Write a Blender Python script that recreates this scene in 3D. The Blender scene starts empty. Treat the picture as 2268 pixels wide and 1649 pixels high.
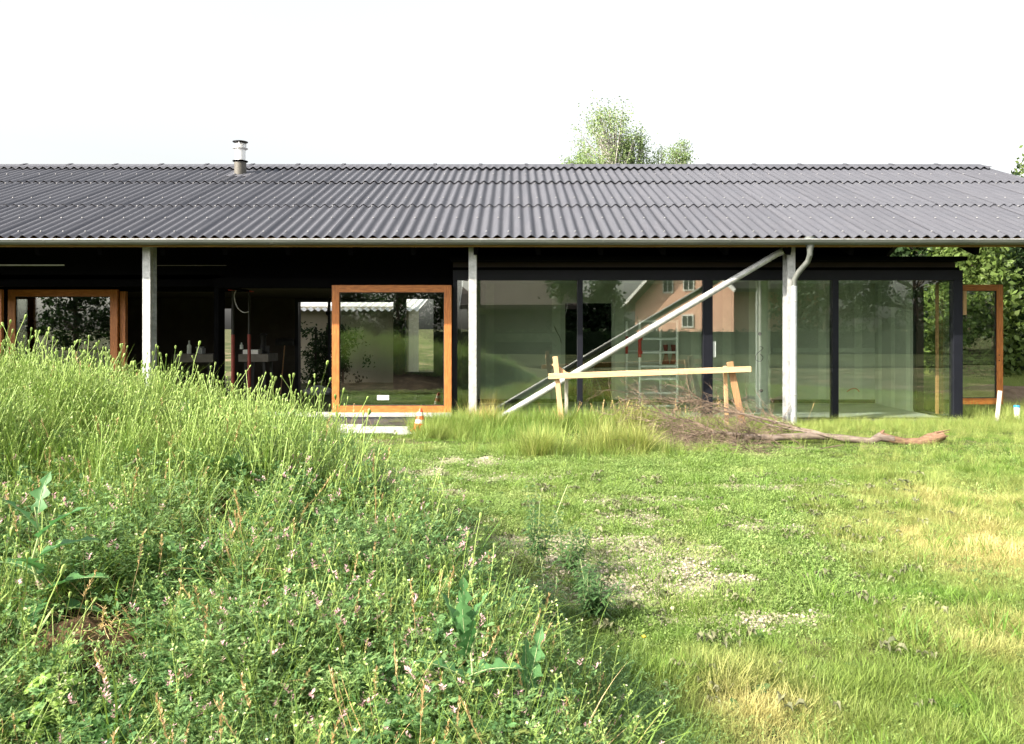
import bpy, math, random
import numpy as np
from mathutils import Vector, Matrix, noise as mnoise

random.seed(7)
R = np.random.default_rng(11)
sc = bpy.context.scene
C = sc.collection
PI = math.pi

# ------------------------------------------------------------------ camera
CAM_Z = 1.565
FPX = 1764.0                       # focal length in units of a 2268 px wide picture
cam_d = bpy.data.cameras.new('camera')
cam = bpy.data.objects.new('camera', cam_d); C.objects.link(cam)
cam.location = (0, 0, CAM_Z); cam.rotation_euler = (math.radians(90), 0, 0)
cam_d.sensor_width = 36; cam_d.lens = 28.0
cam_d.shift_y = -(824.5 - 728) / 2268.0
cam_d.clip_start = 0.05; cam_d.clip_end = 3000
sc.camera = cam

# ------------------------------------------------------------------ light
SUN_AZ = 56.0      # degrees left of straight behind the camera
SUN_EL = 34.0
sa, se = math.radians(SUN_AZ), math.radians(SUN_EL)
to_sun = Vector((-math.sin(sa) * math.cos(se), -math.cos(sa) * math.cos(se), math.sin(se)))
w = bpy.data.worlds.new('World'); sc.world = w; w.use_nodes = True
nt = w.node_tree; nt.nodes.clear()
sky = nt.nodes.new('ShaderNodeTexSky'); sky.sky_type = 'NISHITA'; sky.sun_disc = False
sky.sun_elevation = se
sky.sun_rotation = math.atan2(to_sun.x, to_sun.y) % (2 * PI)
sky.air_density = 1.6; sky.dust_density = 5.0; sky.ozone_density = 1.0
hs = nt.nodes.new('ShaderNodeHueSaturation'); hs.inputs['Saturation'].default_value = 0.22
bg = nt.nodes.new('ShaderNodeBackground'); bg.inputs['Strength'].default_value = 0.13
wo = nt.nodes.new('ShaderNodeOutputWorld')
nt.links.new(sky.outputs[0], hs.inputs['Color']); nt.links.new(hs.outputs[0], bg.inputs[0]); nt.links.new(bg.outputs[0], wo.inputs[0])
sl = bpy.data.lights.new('sun', 'SUN'); sl.energy = 5.0; sl.angle = math.radians(0.55); sl.color = (1.0, 0.90, 0.74)
so = bpy.data.objects.new('sun', sl); C.objects.link(so)
so.rotation_euler = to_sun.to_track_quat('Z', 'Y').to_euler()
so.location = (-30, -20, 30)

vs = sc.view_settings
vs.view_transform = 'Standard'; vs.look = 'None'; vs.gamma = 1; vs.exposure = 1.42
vs.use_curve_mapping = False
cy = sc.cycles
cy.max_bounces = 7; cy.diffuse_bounces = 3; cy.glossy_bounces = 4; cy.transmission_bounces = 4
cy.transparent_max_bounces = 14; cy.sample_clamp_indirect = 6.0
cy.caustics_reflective = False; cy.caustics_refractive = False
cy.use_denoising = True

# ------------------------------------------------------------------ helpers
def W(px, py, d):
    """a point seen at (px, py) of the 2268 px wide photograph, d metres in front of the camera"""
    return Vector(((px - 1134) / FPX * d, d, CAM_Z - (py - 728) / FPX * d))
def WX(px, d): return (px - 1134) / FPX * d
def WZ(py, d): return CAM_Z - (py - 728) / FPX * d

class MB:
    def __init__(s): s.v = []; s.f = []; s.m = []; s.k = 0
    def face(s, idx): s.f.append(tuple(idx)); s.m.append(s.k)
    def quad(s, a, b, c, d):
        n = len(s.v); s.v += [tuple(a), tuple(b), tuple(c), tuple(d)]; s.face((n, n+1, n+2, n+3)); return s
    def box(s, x0, x1, y0, y1, z0, z1):
        n = len(s.v)
        for z in (z0, z1):
            s.v += [(x0, y0, z), (x1, y0, z), (x1, y1, z), (x0, y1, z)]
        for q in ((3, 2, 1, 0), (4, 5, 6, 7), (0, 1, 5, 4), (1, 2, 6, 5), (2, 3, 7, 6), (3, 0, 4, 7)):
            s.face([n + i for i in q])
        return s
    def prism(s, poly, a, b):
        """poly: list of 3d points; extruded from offset a to offset b"""
        a, b = Vector(a), Vector(b); n = len(s.v); k = len(poly)
        s.v += [tuple(Vector(p) + a) for p in poly] + [tuple(Vector(p) + b) for p in poly]
        s.face([n + i for i in range(k)][::-1]); s.face([n + k + i for i in range(k)])
        for i in range(k):
            j = (i + 1) % k; s.face((n + i, n + j, n + k + j, n + k + i))
        return s
    def beam(s, a, b, w, h, up=(0, 0, 1)):
        """rectangular bar from a to b, w across, h along up"""
        a, b = Vector(a), Vector(b); t = (b - a).normalized(); side = t.cross(Vector(up))
        if side.length < 1e-4: side = t.cross(Vector((0, 1, 0)))
        side.normalize(); u = side.cross(t).normalized()
        p = [side * (w/2) * i + u * (h/2) * j for i, j in ((-1, -1), (1, -1), (1, 1), (-1, 1))]
        n = len(s.v); s.v += [tuple(a + q) for q in p] + [tuple(b + q) for q in p]
        for q in ((3, 2, 1, 0), (4, 5, 6, 7), (0, 1, 5, 4), (1, 2, 6, 5), (2, 3, 7, 6), (3, 0, 4, 7)):
            s.face([n + i for i in q])
        return s
    def tube(s, pts, rad, seg=10, cap=True):
        pts = [Vector(p) for p in pts]
        if not hasattr(rad, '__len__'): rad = [rad] * len(pts)
        n0 = len(s.v); prev = None
        for i, p in enumerate(pts):
            t = (pts[min(i+1, len(pts)-1)] - pts[max(i-1, 0)]).normalized()
            if prev is None:
                u = t.cross(Vector((0, 0, 1)))
                if u.length < 1e-3: u = t.cross(Vector((1, 0, 0)))
            else: u = prev - t * prev.dot(t)
            u.normalize(); prev = u; v = t.cross(u)
            for k in range(seg):
                a = 2 * PI * k / seg
                s.v.append(tuple(p + (u * math.cos(a) + v * math.sin(a)) * rad[i]))
        for i in range(len(pts) - 1):
            for k in range(seg):
                a = n0 + i * seg + k; b = n0 + i * seg + (k + 1) % seg
                s.face((a, b, b + seg, a + seg))
        if cap:
            s.face([n0 + k for k in range(seg)][::-1]); e = n0 + (len(pts)-1) * seg; s.face([e + k for k in range(seg)])
        return s
    def lathe(s, prof, c=(0, 0, 0), seg=20):
        n0 = len(s.v)
        for r, z in prof:
            for k in range(seg):
                a = 2 * PI * k / seg; s.v.append((c[0] + r * math.cos(a), c[1] + r * math.sin(a), c[2] + z))
        for i in range(len(prof) - 1):
            for k in range(seg):
                a = n0 + i * seg + k; b = n0 + i * seg + (k + 1) % seg
                s.face((a, b, b + seg, a + seg))
        s.face([n0 + k for k in range(seg)][::-1]); e = n0 + (len(prof)-1) * seg; s.face([e + k for k in range(seg)])
        return s

def wpos(o):
    p = Vector((0, 0, 0))
    while o is not None: p += o.location; o = o.parent
    return p
def link(o, parent=None):
    C.objects.link(o)
    if parent is not None: o.parent = parent
    return o
def new_mesh(name, v, f, mats, midx=None, smooth=False):
    me = bpy.data.meshes.new(name); me.from_pydata([tuple(p) for p in v], [], f)
    for m in (mats if isinstance(mats, (list, tuple)) else [mats]): me.materials.append(m)
    if midx is not None and len(midx): me.polygons.foreach_set('material_index', midx)
    if smooth: me.polygons.foreach_set('use_smooth', [True] * len(me.polygons))
    me.update(); return me
def put(name, mb, mats, parent=None, base=None, smooth=False, bevel=0, **props):
    """links the collected shapes as ONE mesh object; vertices come in world coordinates"""
    o0 = wpos(parent) if parent is not None else Vector((0, 0, 0))
    loc = Vector(base) - o0 if base is not None else Vector((0, 0, 0))
    off = o0 + loc
    me = new_mesh(name, [(p[0]-off.x, p[1]-off.y, p[2]-off.z) for p in mb.v], mb.f, mats, mb.m, smooth)
    o = bpy.data.objects.new(name, me); o.location = loc; link(o, parent)
    if bevel:
        b = o.modifiers.new('b', 'BEVEL'); b.width = bevel; b.segments = 2; b.limit_method = 'ANGLE'
    if smooth and hasattr(me, 'set_sharp_from_angle'): me.set_sharp_from_angle(angle=math.radians(40))
    for k, v in props.items(): o[k] = v
    return o
def thing(name, label, cat, loc, group=None):
    o = bpy.data.objects.new(name, None); o.empty_display_size = .1; C.objects.link(o); o.location = loc
    o['label'] = label; o['category'] = cat
    if group: o['group'] = group
    return o

# ------------------------------------------------------------------ materials
def mat(name): 
    m = bpy.data.materials.new(name); m.use_nodes = True
    return m, m.node_tree, m.node_tree.nodes['Principled BSDF']
def coords(n, scale=(1, 1, 1), obj=True):
    tc = n.nodes.new('ShaderNodeTexCoord'); mp = n.nodes.new('ShaderNodeMapping'); mp.inputs['Scale'].default_value = scale
    n.links.new(tc.outputs['Object' if obj else 'Generated'], mp.inputs[0]); return mp.outputs[0]
def noise_node(n, vec, scale, detail=6, rough=.6):
    t = n.nodes.new('ShaderNodeTexNoise'); t.inputs['Scale'].default_value = scale; t.inputs['Detail'].default_value = detail
    t.inputs['Roughness'].default_value = rough
    if vec is not None: n.links.new(vec, t.inputs['Vector'])
    return t.outputs['Fac']
def ramp(n, fac, stops):
    r = n.nodes.new('ShaderNodeValToRGB'); e = r.color_ramp.elements
    while len(e) < len(stops): e.new(.5)
    for i, (p, c) in enumerate(stops): e[i].position = p; e[i].color = (*c, 1)
    n.links.new(fac, r.inputs[0]); return r.outputs[0]
def bump(n, fac, b, strength=.3, dist=.01):
    k = n.nodes.new('ShaderNodeBump'); k.inputs['Strength'].default_value = strength; k.inputs['Distance'].default_value = dist
    n.links.new(fac, k.inputs['Height']); n.links.new(k.outputs[0], b.inputs['Normal'])
def noisy(name, c1, c2, scale=6, rough=.6, metal=0, stretch=(1, 1, 1), bumps=.2, spec=.5, lo=.3, hi=.7, bdist=.004, rnd=0):
    m, n, b = mat(name)
    f = noise_node(n, coords(n, stretch), scale)
    col = ramp(n, f, [(lo, c1), (hi, c2)])
    if rnd:
        oi = n.nodes.new('ShaderNodeObjectInfo'); h = n.nodes.new('ShaderNodeHueSaturation')
        mr = n.nodes.new('ShaderNodeMapRange'); mr.inputs['To Min'].default_value = 1 - rnd; mr.inputs['To Max'].default_value = 1 + rnd
        n.links.new(oi.outputs['Random'], mr.inputs[0]); n.links.new(mr.outputs[0], h.inputs['Value']); n.links.new(col, h.inputs['Color']); col = h.outputs[0]
    n.links.new(col, b.inputs['Base Color'])
    b.inputs['Roughness'].default_value = rough; b.inputs['Metallic'].default_value = metal
    b.inputs['Specular IOR Level'].default_value = spec
    if bumps: bump(n, f, b, bumps, bdist)
    return m

M = {}
M['galv'] = noisy('galvanised_steel', (.28, .29, .29), (.56, .57, .57), 12, .5, .35, bumps=.05)
M['gutter'] = noisy('zinc_gutter', (.085, .095, .09), (.155, .165, .155), 3, .5, .2, stretch=(.4, 3, 3), bumps=.05)
M['zinc_pipe'] = noisy('zinc_pipe', (.40, .43, .46), (.55, .58, .62), 5, .4, .5, bumps=.04)
M['orange_wood'] = noisy('oiled_orange_wood', (.25, .075, .014), (.54, .195, .046), 9, .5, stretch=(6, 6, .7), bumps=.1, bdist=.002)
M['orange_wood_h'] = noisy('oiled_orange_wood_rail', (.25, .075, .014), (.54, .195, .046), 9, .5, stretch=(.7, 6, 6), bumps=.1, bdist=.002)
M['dark_frame'] = noisy('dark_blue_metal', (.0055, .0065, .011), (.008, .009, .015), 3, .5, .1, bumps=0, spec=.25)
M['black'] = noisy('black_paint', (.0015, .0015, .0018), (.003, .003, .0035), 2, .9, bumps=0, spec=.03)
M['brown_dark'] = noisy('dark_brown_board', (.012, .005, .003), (.02, .008, .004), 4, .6, stretch=(.5, 4, 4), bumps=0)
M['pale_wood'] = noisy('raw_pale_timber', (.50, .31, .15), (.68, .47, .27), 5, .7, stretch=(.8, 9, 9), bumps=.15, bdist=.002)
M['pale_wood_v'] = noisy('raw_pale_timber_upright', (.48, .28, .14), (.62, .40, .22), 5, .7, stretch=(9, 9, .8), bumps=.15, bdist=.002)
M['rust_wood'] = noisy('brown_stained_timber', (.24, .125, .055), (.40, .235, .115), 5, .7, stretch=(9, 9, .8), bumps=.15, bdist=.002)
M['grey_wood'] = noisy('weathered_timber', (.35, .33, .29), (.55, .52, .47), 6, .8, stretch=(9, 9, .8), bumps=.2, bdist=.002)
M['fascia'] = noisy('fascia_timber', (.28, .15, .06), (.42, .25, .11), 4, .7, stretch=(.5, 6, 6), bumps=.1)
M['plaster'] = noisy('green_plasterboard', (.44, .49, .41), (.52, .57, .48), 2, .85, bumps=0, spec=.2)
M['filler'] = noisy('joint_filler', (.52, .60, .48), (.64, .70, .58), 7, .85, bumps=0, spec=.2)
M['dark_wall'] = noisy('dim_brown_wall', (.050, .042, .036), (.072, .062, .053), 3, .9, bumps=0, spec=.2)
M['concrete'] = noisy('screed', (.28, .31, .31), (.38, .41, .41), 3, .7, bumps=.1)
M['white_alu'] = noisy('white_aluminium', (.38, .38, .37), (.52, .52, .50), 6, .5, .3, bumps=.05)
M['steel_green'] = noisy('scaffold_tube', (.74, .80, .76), (.82, .87, .84), 8, .35, .5, bumps=0)
M['red'] = noisy('red_paint', (.45, .03, .02), (.55, .05, .03), 6, .5, bumps=0)
M['dull_red'] = noisy('worn_red_paint', (.16, .02, .014), (.22, .03, .02), 6, .6, bumps=0)
M['dim_board'] = noisy('dusty_board', (.12, .11, .095), (.18, .165, .145), 6, .8, bumps=0)
M['rubber'] = noisy('black_rubber', (.01, .01, .01), (.02, .02, .02), 6, .7, bumps=0)
M['cable'] = noisy('grey_cable', (.35, .36, .36), (.45, .46, .46), 6, .6, bumps=0)
M['paper'] = noisy('paper_label', (.72, .78, .74), (.80, .84, .80), 6, .8, bumps=0)
M['cloth_grey'] = noisy('grey_sacking', (.25, .26, .27), (.5, .51, .52), 10, .9)
M['cone_red'] = noisy('cone_orange', (.55, .07, .02), (.75, .12, .03), 14, .5, bumps=.05)
M['cone_white'] = noisy('cone_white', (.52, .48, .38), (.78, .76, .68), 14, .6, bumps=.05)
M['bark'] = noisy('bark', (.05, .036, .026), (.17, .13, .10), 14, .85, stretch=(1, 1, 1), bumps=.5, bdist=.01)
M['birch_bark'] = noisy('birch_bark', (.08, .07, .06), (.5, .48, .44), 6, .85, stretch=(1, 1, 3), bumps=.3)
M['dead_bark'] = noisy('dead_branch_bark', (.07, .050, .038), (.22, .175, .145), 9, .8, stretch=(.8, 3, 3), bumps=.5, bdist=.01)
M['broken_wood'] = noisy('broken_wood', (.085, .045, .026), (.25, .15, .09), 12, .8, stretch=(1, 4, 4), bumps=.6, bdist=.015)
M['twig'] = noisy('dry_twig', (.075, .052, .036), (.21, .155, .11), 5, .85, bumps=0)
M['pink_wall'] = noisy('pink_render', (.74, .42, .31), (.80, .48, .36), 2, .9, bumps=0)
M['cream_wall'] = noisy('cream_render', (.55, .50, .38), (.66, .62, .48), 2, .9, bumps=0)
M['brown_barn'] = noisy('dark_barn_board', (.035, .028, .024), (.06, .05, .042), 3, .9, bumps=0)
M['roof_tile'] = noisy('brown_roof_tile', (.07, .05, .045), (.12, .09, .08), 20, .8, bumps=.3)
M['white'] = noisy('white_paint', (.72, .72, .70), (.80, .80, .79), 5, .5, bumps=0)
M['stove_pipe'] = noisy('stainless_flue', (.80, .80, .79), (.88, .88, .87), 5, .45, .35, bumps=0)
M['flue_grey'] = noisy('grey_flue_sleeve', (.07, .066, .055), (.12, .11, .095), 7, .6, .1, bumps=.1)
M['screw'] = noisy('dull_screw_cap', (.20, .20, .21), (.27, .27, .28), 6, .5, .2, bumps=0)
M['blue'] = noisy('blue_cap', (.02, .25, .65), (.03, .3, .75), 5, .5, bumps=0)
M['dead_leaf'] = noisy('straw', (.38, .27, .12), (.62, .48, .25), 30, .85, bumps=0)

def roof_mat():
    m, n, b = mat('grey_fibre_cement')
    v = coords(n); f = noise_node(n, v, 70, 4, .7); g = noise_node(n, v, 1.1, 4)
    c1 = ramp(n, f, [(.25, (.046, .049, .058)), (.75, (.097, .102, .118))])
    c2 = ramp(n, g, [(.3, (.92, .92, .96)), (.7, (1.06, 1.03, 1.05))])
    mx = n.nodes.new('ShaderNodeMix'); mx.data_type = 'RGBA'; mx.blend_type = 'MULTIPLY'; mx.inputs[0].default_value = 1
    n.links.new(c1, mx.inputs[6]); n.links.new(c2, mx.inputs[7])
    st = noise_node(n, coords(n, (9, .35, 1)), 1.0, 5, .65); c3 = ramp(n, st, [(.32, (.80, .80, .82)), (.68, (1.16, 1.15, 1.13))])
    m3 = n.nodes.new('ShaderNodeMix'); m3.data_type = 'RGBA'; m3.blend_type = 'MULTIPLY'; m3.inputs[0].default_value = 1
    n.links.new(mx.outputs[2], m3.inputs[6]); n.links.new(c3, m3.inputs[7]); mx = m3
    oi = n.nodes.new('ShaderNodeObjectInfo'); h = n.nodes.new('ShaderNodeHueSaturation')
    mr = n.nodes.new('ShaderNodeMapRange'); mr.inputs['To Min'].default_value = .955; mr.inputs['To Max'].default_value = 1.045
    n.links.new(oi.outputs['Random'], mr.inputs[0]); n.links.new(mr.outputs[0], h.inputs['Value']); n.links.new(mx.outputs[2], h.inputs['Color'])
    n.links.new(h.outputs[0], b.inputs['Base Color']); b.inputs['Roughness'].default_value = .6
    b.inputs['Specular IOR Level'].default_value = .3
    bump(n, f, b, .12, .002); return m
M['roof'] = roof_mat()

def glass_mat(name, tint, base=.13):
    m = bpy.data.materials.new(name); m.use_nodes = True; n = m.node_tree; n.nodes.clear()
    out = n.nodes.new('ShaderNodeOutputMaterial'); mix = n.nodes.new('ShaderNodeMixShader')
    tr = n.nodes.new('ShaderNodeBsdfTransparent'); tr.inputs[0].default_value = (*tint, 1)
    gl = n.nodes.new('ShaderNodeBsdfGlossy'); gl.inputs['Roughness'].default_value = .0; gl.inputs['Color'].default_value = (.97, 1.0, .97, 1)
    lw = n.nodes.new('ShaderNodeLayerWeight'); lw.inputs[0].default_value = .5
    p = n.nodes.new('ShaderNodeMath'); p.operation = 'POWER'; p.inputs[1].default_value = 5
    mr = n.nodes.new('ShaderNodeMapRange'); mr.inputs['To Min'].default_value = base; mr.inputs['To Max'].default_value = .95
    n.links.new(lw.outputs['Facing'], p.inputs[0]); n.links.new(p.outputs[0], mr.inputs[0]); n.links.new(mr.outputs[0], mix.inputs[0])
    v = coords(n); nz = noise_node(n, v, .55, 1)
    bp = n.nodes.new('ShaderNodeBump'); bp.inputs['Strength'].default_value = .10; bp.inputs['Distance'].default_value = .01
    n.links.new(nz, bp.inputs['Height']); n.links.new(bp.outputs[0], gl.inputs['Normal'])
    n.links.new(tr.outputs[0], mix.inputs[1]); n.links.new(gl.outputs[0], mix.inputs[2]); n.links.new(mix.outputs[0], out.inputs[0])
    return m
M['glass'] = glass_mat('window_glass', (.95, .98, .94), .15)

def membrane_mat():
    m, n, b = mat('dimpled_membrane')
    v = coords(n, (1, 1, 1)); ck = n.nodes.new('ShaderNodeTexVoronoi'); ck.inputs['Scale'].default_value = 38; ck.inputs['Randomness'].default_value = 0
    n.links.new(v, ck.inputs['Vector'])
    c = ramp(n, ck.outputs['Distance'], [(.2, (.012, .012, .016)), (.55, (.03, .028, .035))])
    n.links.new(c, b.inputs['Base Color']); b.inputs['Roughness'].default_value = .4
    bump(n, ck.outputs['Distance'], b, .8, .01); return m
M['membrane'] = membrane_mat()

def plant_mat(name, green, alt, dry=(.50, .38, .15), transl=.32, rough=.55, rnd=.25, use_attr=True, spec=.3):
    m = bpy.data.materials.new(name); m.use_nodes = True; n = m.node_tree
    b = n.nodes['Principled BSDF']; out = n.nodes['Material Output']
    oi = n.nodes.new('ShaderNodeObjectInfo')
    mx = n.nodes.new('ShaderNodeMix'); mx.data_type = 'RGBA'; mx.inputs[6].default_value = (*green, 1); mx.inputs[7].default_value = (*alt, 1)
    gn = n.nodes.new('ShaderNodeNewGeometry')
    av = n.nodes.new('ShaderNodeMath'); av.operation = 'ADD'
    n.links.new(oi.outputs['Random'], av.inputs[0]); n.links.new(gn.outputs['Random Per Island'], av.inputs[1])
    hf = n.nodes.new('ShaderNodeMath'); hf.operation = 'MULTIPLY'; hf.inputs[1].default_value = .5; n.links.new(av.outputs[0], hf.inputs[0])
    n.links.new(hf.outputs[0], mx.inputs[0]); col = mx.outputs[2]
    if use_attr:
        at = n.nodes.new('ShaderNodeAttribute'); at.attribute_type = 'INSTANCER'; at.attribute_name = 'dry'
        m2 = n.nodes.new('ShaderNodeMix'); m2.data_type = 'RGBA'; m2.inputs[7].default_value = (*dry, 1)
        n.links.new(at.outputs['Fac'], m2.inputs[0]); n.links.new(col, m2.inputs[6]); col = m2.outputs[2]
    h = n.nodes.new('ShaderNodeHueSaturation'); mr = n.nodes.new('ShaderNodeMapRange')
    mr.inputs['To Min'].default_value = 1 - rnd; mr.inputs['To Max'].default_value = 1 + rnd
    fr = n.nodes.new('ShaderNodeMath'); fr.operation = 'FRACT'; ml = n.nodes.new('ShaderNodeMath'); ml.operation = 'MULTIPLY'; ml.inputs[1].default_value = 7.31
    n.links.new(gn.outputs['Random Per Island'], ml.inputs[0]); n.links.new(ml.outputs[0], fr.inputs[0])
    n.links.new(fr.outputs[0], mr.inputs[0]); n.links.new(mr.outputs[0], h.inputs['Value']); n.links.new(col, h.inputs['Color'])
    n.links.new(h.outputs[0], b.inputs['Base Color']); b.inputs['Roughness'].default_value = rough; b.inputs['Specular IOR Level'].default_value = spec
    tl = n.nodes.new('ShaderNodeBsdfTranslucent'); hb = n.nodes.new('ShaderNodeHueSaturation'); hb.inputs['Value'].default_value = 1.2; hb.inputs['Saturation'].default_value = 1.1
    n.links.new(h.outputs[0], hb.inputs['Color']); n.links.new(hb.outputs[0], tl.inputs[0])
    ms = n.nodes.new('ShaderNodeMixShader'); ms.inputs[0].default_value = transl
    n.links.new(b.outputs[0], ms.inputs[1]); n.links.new(tl.outputs[0], ms.inputs[2]); n.links.new(ms.outputs[0], out.inputs[0])
    return m
M['lawn'] = plant_mat('lawn_blade', (.075, .165, .022), (.165, .27, .042), dry=(.56, .47, .21))
M['tall'] = plant_mat('tall_grass_blade', (.10, .22, .035), (.21, .32, .065), dry=(.55, .45, .19))
M['stem'] = plant_mat('pale_green_stem', (.20, .31, .07), (.32, .44, .13), dry=(.5, .4, .18), transl=.25)
M['creeper'] = plant_mat('creeping_weed', (.080, .18, .035), (.27, .38, .11), dry=(.40, .42, .18), rough=.5, spec=.3)
M['feather'] = plant_mat('feathery_leaf', (.070, .175, .060), (.19, .33, .12), dry=(.40, .33, .08))
M['litter'] = plant_mat('withered_leaf', (.05, .07, .03), (.26, .26, .15), use_attr=False)
M['pink'] = plant_mat('pink_flower', (.60, .34, .38), (.72, .52, .52), use_attr=False)
M['straw'] = plant_mat('straw_blade', (.42, .28, .12), (.62, .48, .25), use_attr=False, transl=.2)
M['white_fl'] = plant_mat('cream_flower', (.70, .68, .42), (.75, .74, .60), use_attr=False)
M['broad'] = plant_mat('broad_leaf', (.060, .135, .045), (.10, .19, .065), use_attr=False, rnd=.1, rough=.45)
M['lettuce'] = plant_mat('blue_green_leaf', (.07, .185, .065), (.10, .225, .08), use_attr=False, rnd=.1, rough=.45)
M['rib'] = plant_mat('pale_midrib', (.42, .50, .25), (.48, .54, .30), use_attr=False, rnd=.05)
M['lime'] = plant_mat('yellow_green_leaf', (.13, .27, .04), (.24, .36, .06), use_attr=False, rnd=.15)
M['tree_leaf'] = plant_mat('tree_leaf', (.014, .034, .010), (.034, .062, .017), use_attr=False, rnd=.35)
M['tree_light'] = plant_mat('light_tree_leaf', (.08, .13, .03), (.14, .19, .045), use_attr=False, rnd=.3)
M['birch_leaf'] = plant_mat('birch_leaf', (.15, .23, .09), (.26, .34, .14), use_attr=False, rnd=.35)
M['dark_leaf'] = plant_mat('conifer_leaf', (.018, .040, .014), (.032, .06, .02), use_attr=False, rnd=.35)
M['yellow_fl'] = plant_mat('yellow_flower', (.75, .60, .05), (.8, .65, .1), use_attr=False)
M['red_fl'] = plant_mat('red_flower', (.7, .06, .03), (.75, .1, .04), use_attr=False)
M['purple_fl'] = plant_mat('purple_flower', (.5, .08, .45), (.55, .12, .5), use_attr=False)

def ground_mat():
    m, n, b = mat('lawn_soil')
    v = coords(n); g = noise_node(n, v, .9, 8, .65); f = noise_node(n, v, 14, 6, .7)
    c1 = ramp(n, g, [(.36, (.035, .05, .015)), (.52, (.075, .085, .035)), (.66, (.20, .16, .10))])
    c2 = ramp(n, f, [(.3, (.45, .45, .45)), (.7, (1.25, 1.25, 1.25))])
    mx = n.nodes.new('ShaderNodeMix'); mx.data_type = 'RGBA'; mx.blend_type = 'MULTIPLY'; mx.inputs[0].default_value = 1
    n.links.new(c1, mx.inputs[6]); n.links.new(c2, mx.inputs[7])
    n.links.new(mx.outputs[2], b.inputs['Base Color']); b.inputs['Roughness'].default_value = .95; b.inputs['Specular IOR Level'].default_value = .1
    bump(n, f, b, .6, .02); return m
M['ground'] = ground_mat()
M['meadow'] = noisy('reflection_dark_green', (.010, .016, .006), (.05, .06, .022), .5, .95, bumps=.5, bdist=.05, spec=.05)  # dark green for the added sheet that dims the mirrored ground
M['soil'] = noisy('dark_soil', (.024, .016, .010), (.085, .058, .036), 9, .95, bumps=.8, bdist=.03, spec=.1)
M['soil_light'] = noisy('brown_earth', (.16, .11, .07), (.30, .22, .15), 5, .95, bumps=.8, bdist=.03, spec=.1)
M['pale_dirt'] = noisy('pale_dry_dirt', (.20, .165, .12), (.50, .45, .37), 22, .95, bumps=.6, bdist=.01, spec=.1)
M['clod'] = noisy('root_clod', (.035, .022, .012), (.16, .10, .06), 30, .95, bumps=.9, bdist=.02, spec=.1)

# ------------------------------------------------------------------ terrain
def smooth(t): t = np.clip(t, 0, 1); return t * t * (3 - 2 * t)
def fbm(x, y, s, seed=0):
    x = np.asarray(x, float); y = np.asarray(y, float)
    r = np.zeros(np.broadcast(x, y).shape)
    for k, (fx, fy, ph, a) in enumerate(((1, .7, .3, 1), (-.8, 1.1, 1.9, .8), (2.1, -1.3, 4.1, .5), (1.7, 2.6, 2.2, .45), (-3.9, 2.2, .9, .28), (4.7, 5.1, 3.3, .22), (-7.3, 6.1, 5.5, .15), (9.1, -8.7, 1.2, .12))):
        r = r + a * np.sin((x * fx + y * fy) / s + ph + seed * 1.7 * (k + 1)) * np.cos((y * fx * .9 - x * fy * .6) / s + ph * 2 + seed)
    return r / 1.6
def ground_h(x, y):
    n = .018 * fbm(x, y, .9, 1) + .012 * fbm(x, y, .22, 2)
    k = 1 - smooth((np.asarray(y, float) - 11.8) / 1.2) * (1 - smooth((np.asarray(y, float) - 22) / 2))
    far = smooth((np.asarray(y, float) - 24) / 15) * .5
    return n * k + far
CX = [-9, -4, -3, -2.2, -1.6, -1.15, -.9, -.7, -.5, -.3, -.1, .1, .3, 9]
CH = [1.12, 1.09, 1.00, .86, .75, .66, .58, .44, .22, .07, .015, -.05, -.06, -.06]
def mound_h(x, y):
    x = np.asarray(x, float); y = np.asarray(y, float)
    xs = x - .40 * (4.8 - y) * (y < 4.8) * smooth((x + 2.2) / 1.6) + .36 * (y - 4.8) * (y >= 4.8)
    c = np.interp(xs, CX, CH)
    p = smooth((y - .9) / 4.0) * (1 - smooth((y - 5.8) / 3.0))
    return c * p + (.055 * fbm(x, y, .35, 5) + .03 * fbm(x, y, .13, 8)) * np.clip(c * p * 3, 0, 1) - .05 * (c * p < .03)
def surf(x, y): return np.maximum(ground_h(x, y), mound_h(x, y))

def grid_mesh(name, xs, ys, hf, m):
    X, Y = np.meshgrid(xs, ys); Z = hf(X, Y)
    v = np.stack([X, Y, Z], -1).reshape(-1, 3); nx = len(xs)
    i, j = np.meshgrid(np.arange(nx - 1), np.arange(len(ys) - 1)); a = (j * nx + i).reshape(-1)
    f = np.stack([a, a + 1, a + 1 + nx, a + nx], -1)
    me = bpy.data.meshes.new(name); me.from_pydata(v.tolist(), [], f.tolist()); me.materials.append(m)
    me.polygons.foreach_set('use_smooth', [True] * len(me.polygons)); me.update()
    o = bpy.data.objects.new(name, me); C.objects.link(o); return o
xs = np.concatenate([[-900, -500, -250, -120, -60, -35, -20], np.arange(-14, 14.01, .1), [20, 35, 60, 120, 250, 500, 900]])
ys = np.concatenate([[-900, -400, -200, -100, -60, -40, -25, -15, -8, -4], np.arange(-1, 14.01, .1), [16, 18, 20, 22, 24, 26, 28, 30, 34, 38, 45, 60, 120, 250, 500, 900]])
g = grid_mesh('ground', xs, ys, ground_h, M['ground']); g['kind'] = 'structure'
g = grid_mesh('earth_mound', np.arange(-8, 1.6, .06), np.arange(.6, 9.2, .06), lambda x, y: mound_h(x, y), M['soil'])
g['kind'] = 'structure'

# ------------------------------------------------------------------ house
F = 13.6          # front glass line
H = thing('house', 'long single-storey house with a grey corrugated roof, black walls and orange-framed doors', 'house', (0, F, 0))
SL = .385
def roof_z(d): return 2.982 + SL * (d - 12.5)
RX1 = 10.92; SW = 1.062; NS = 24; RX0 = RX1 - SW * NS
RIDGE_D = 18.62
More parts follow.
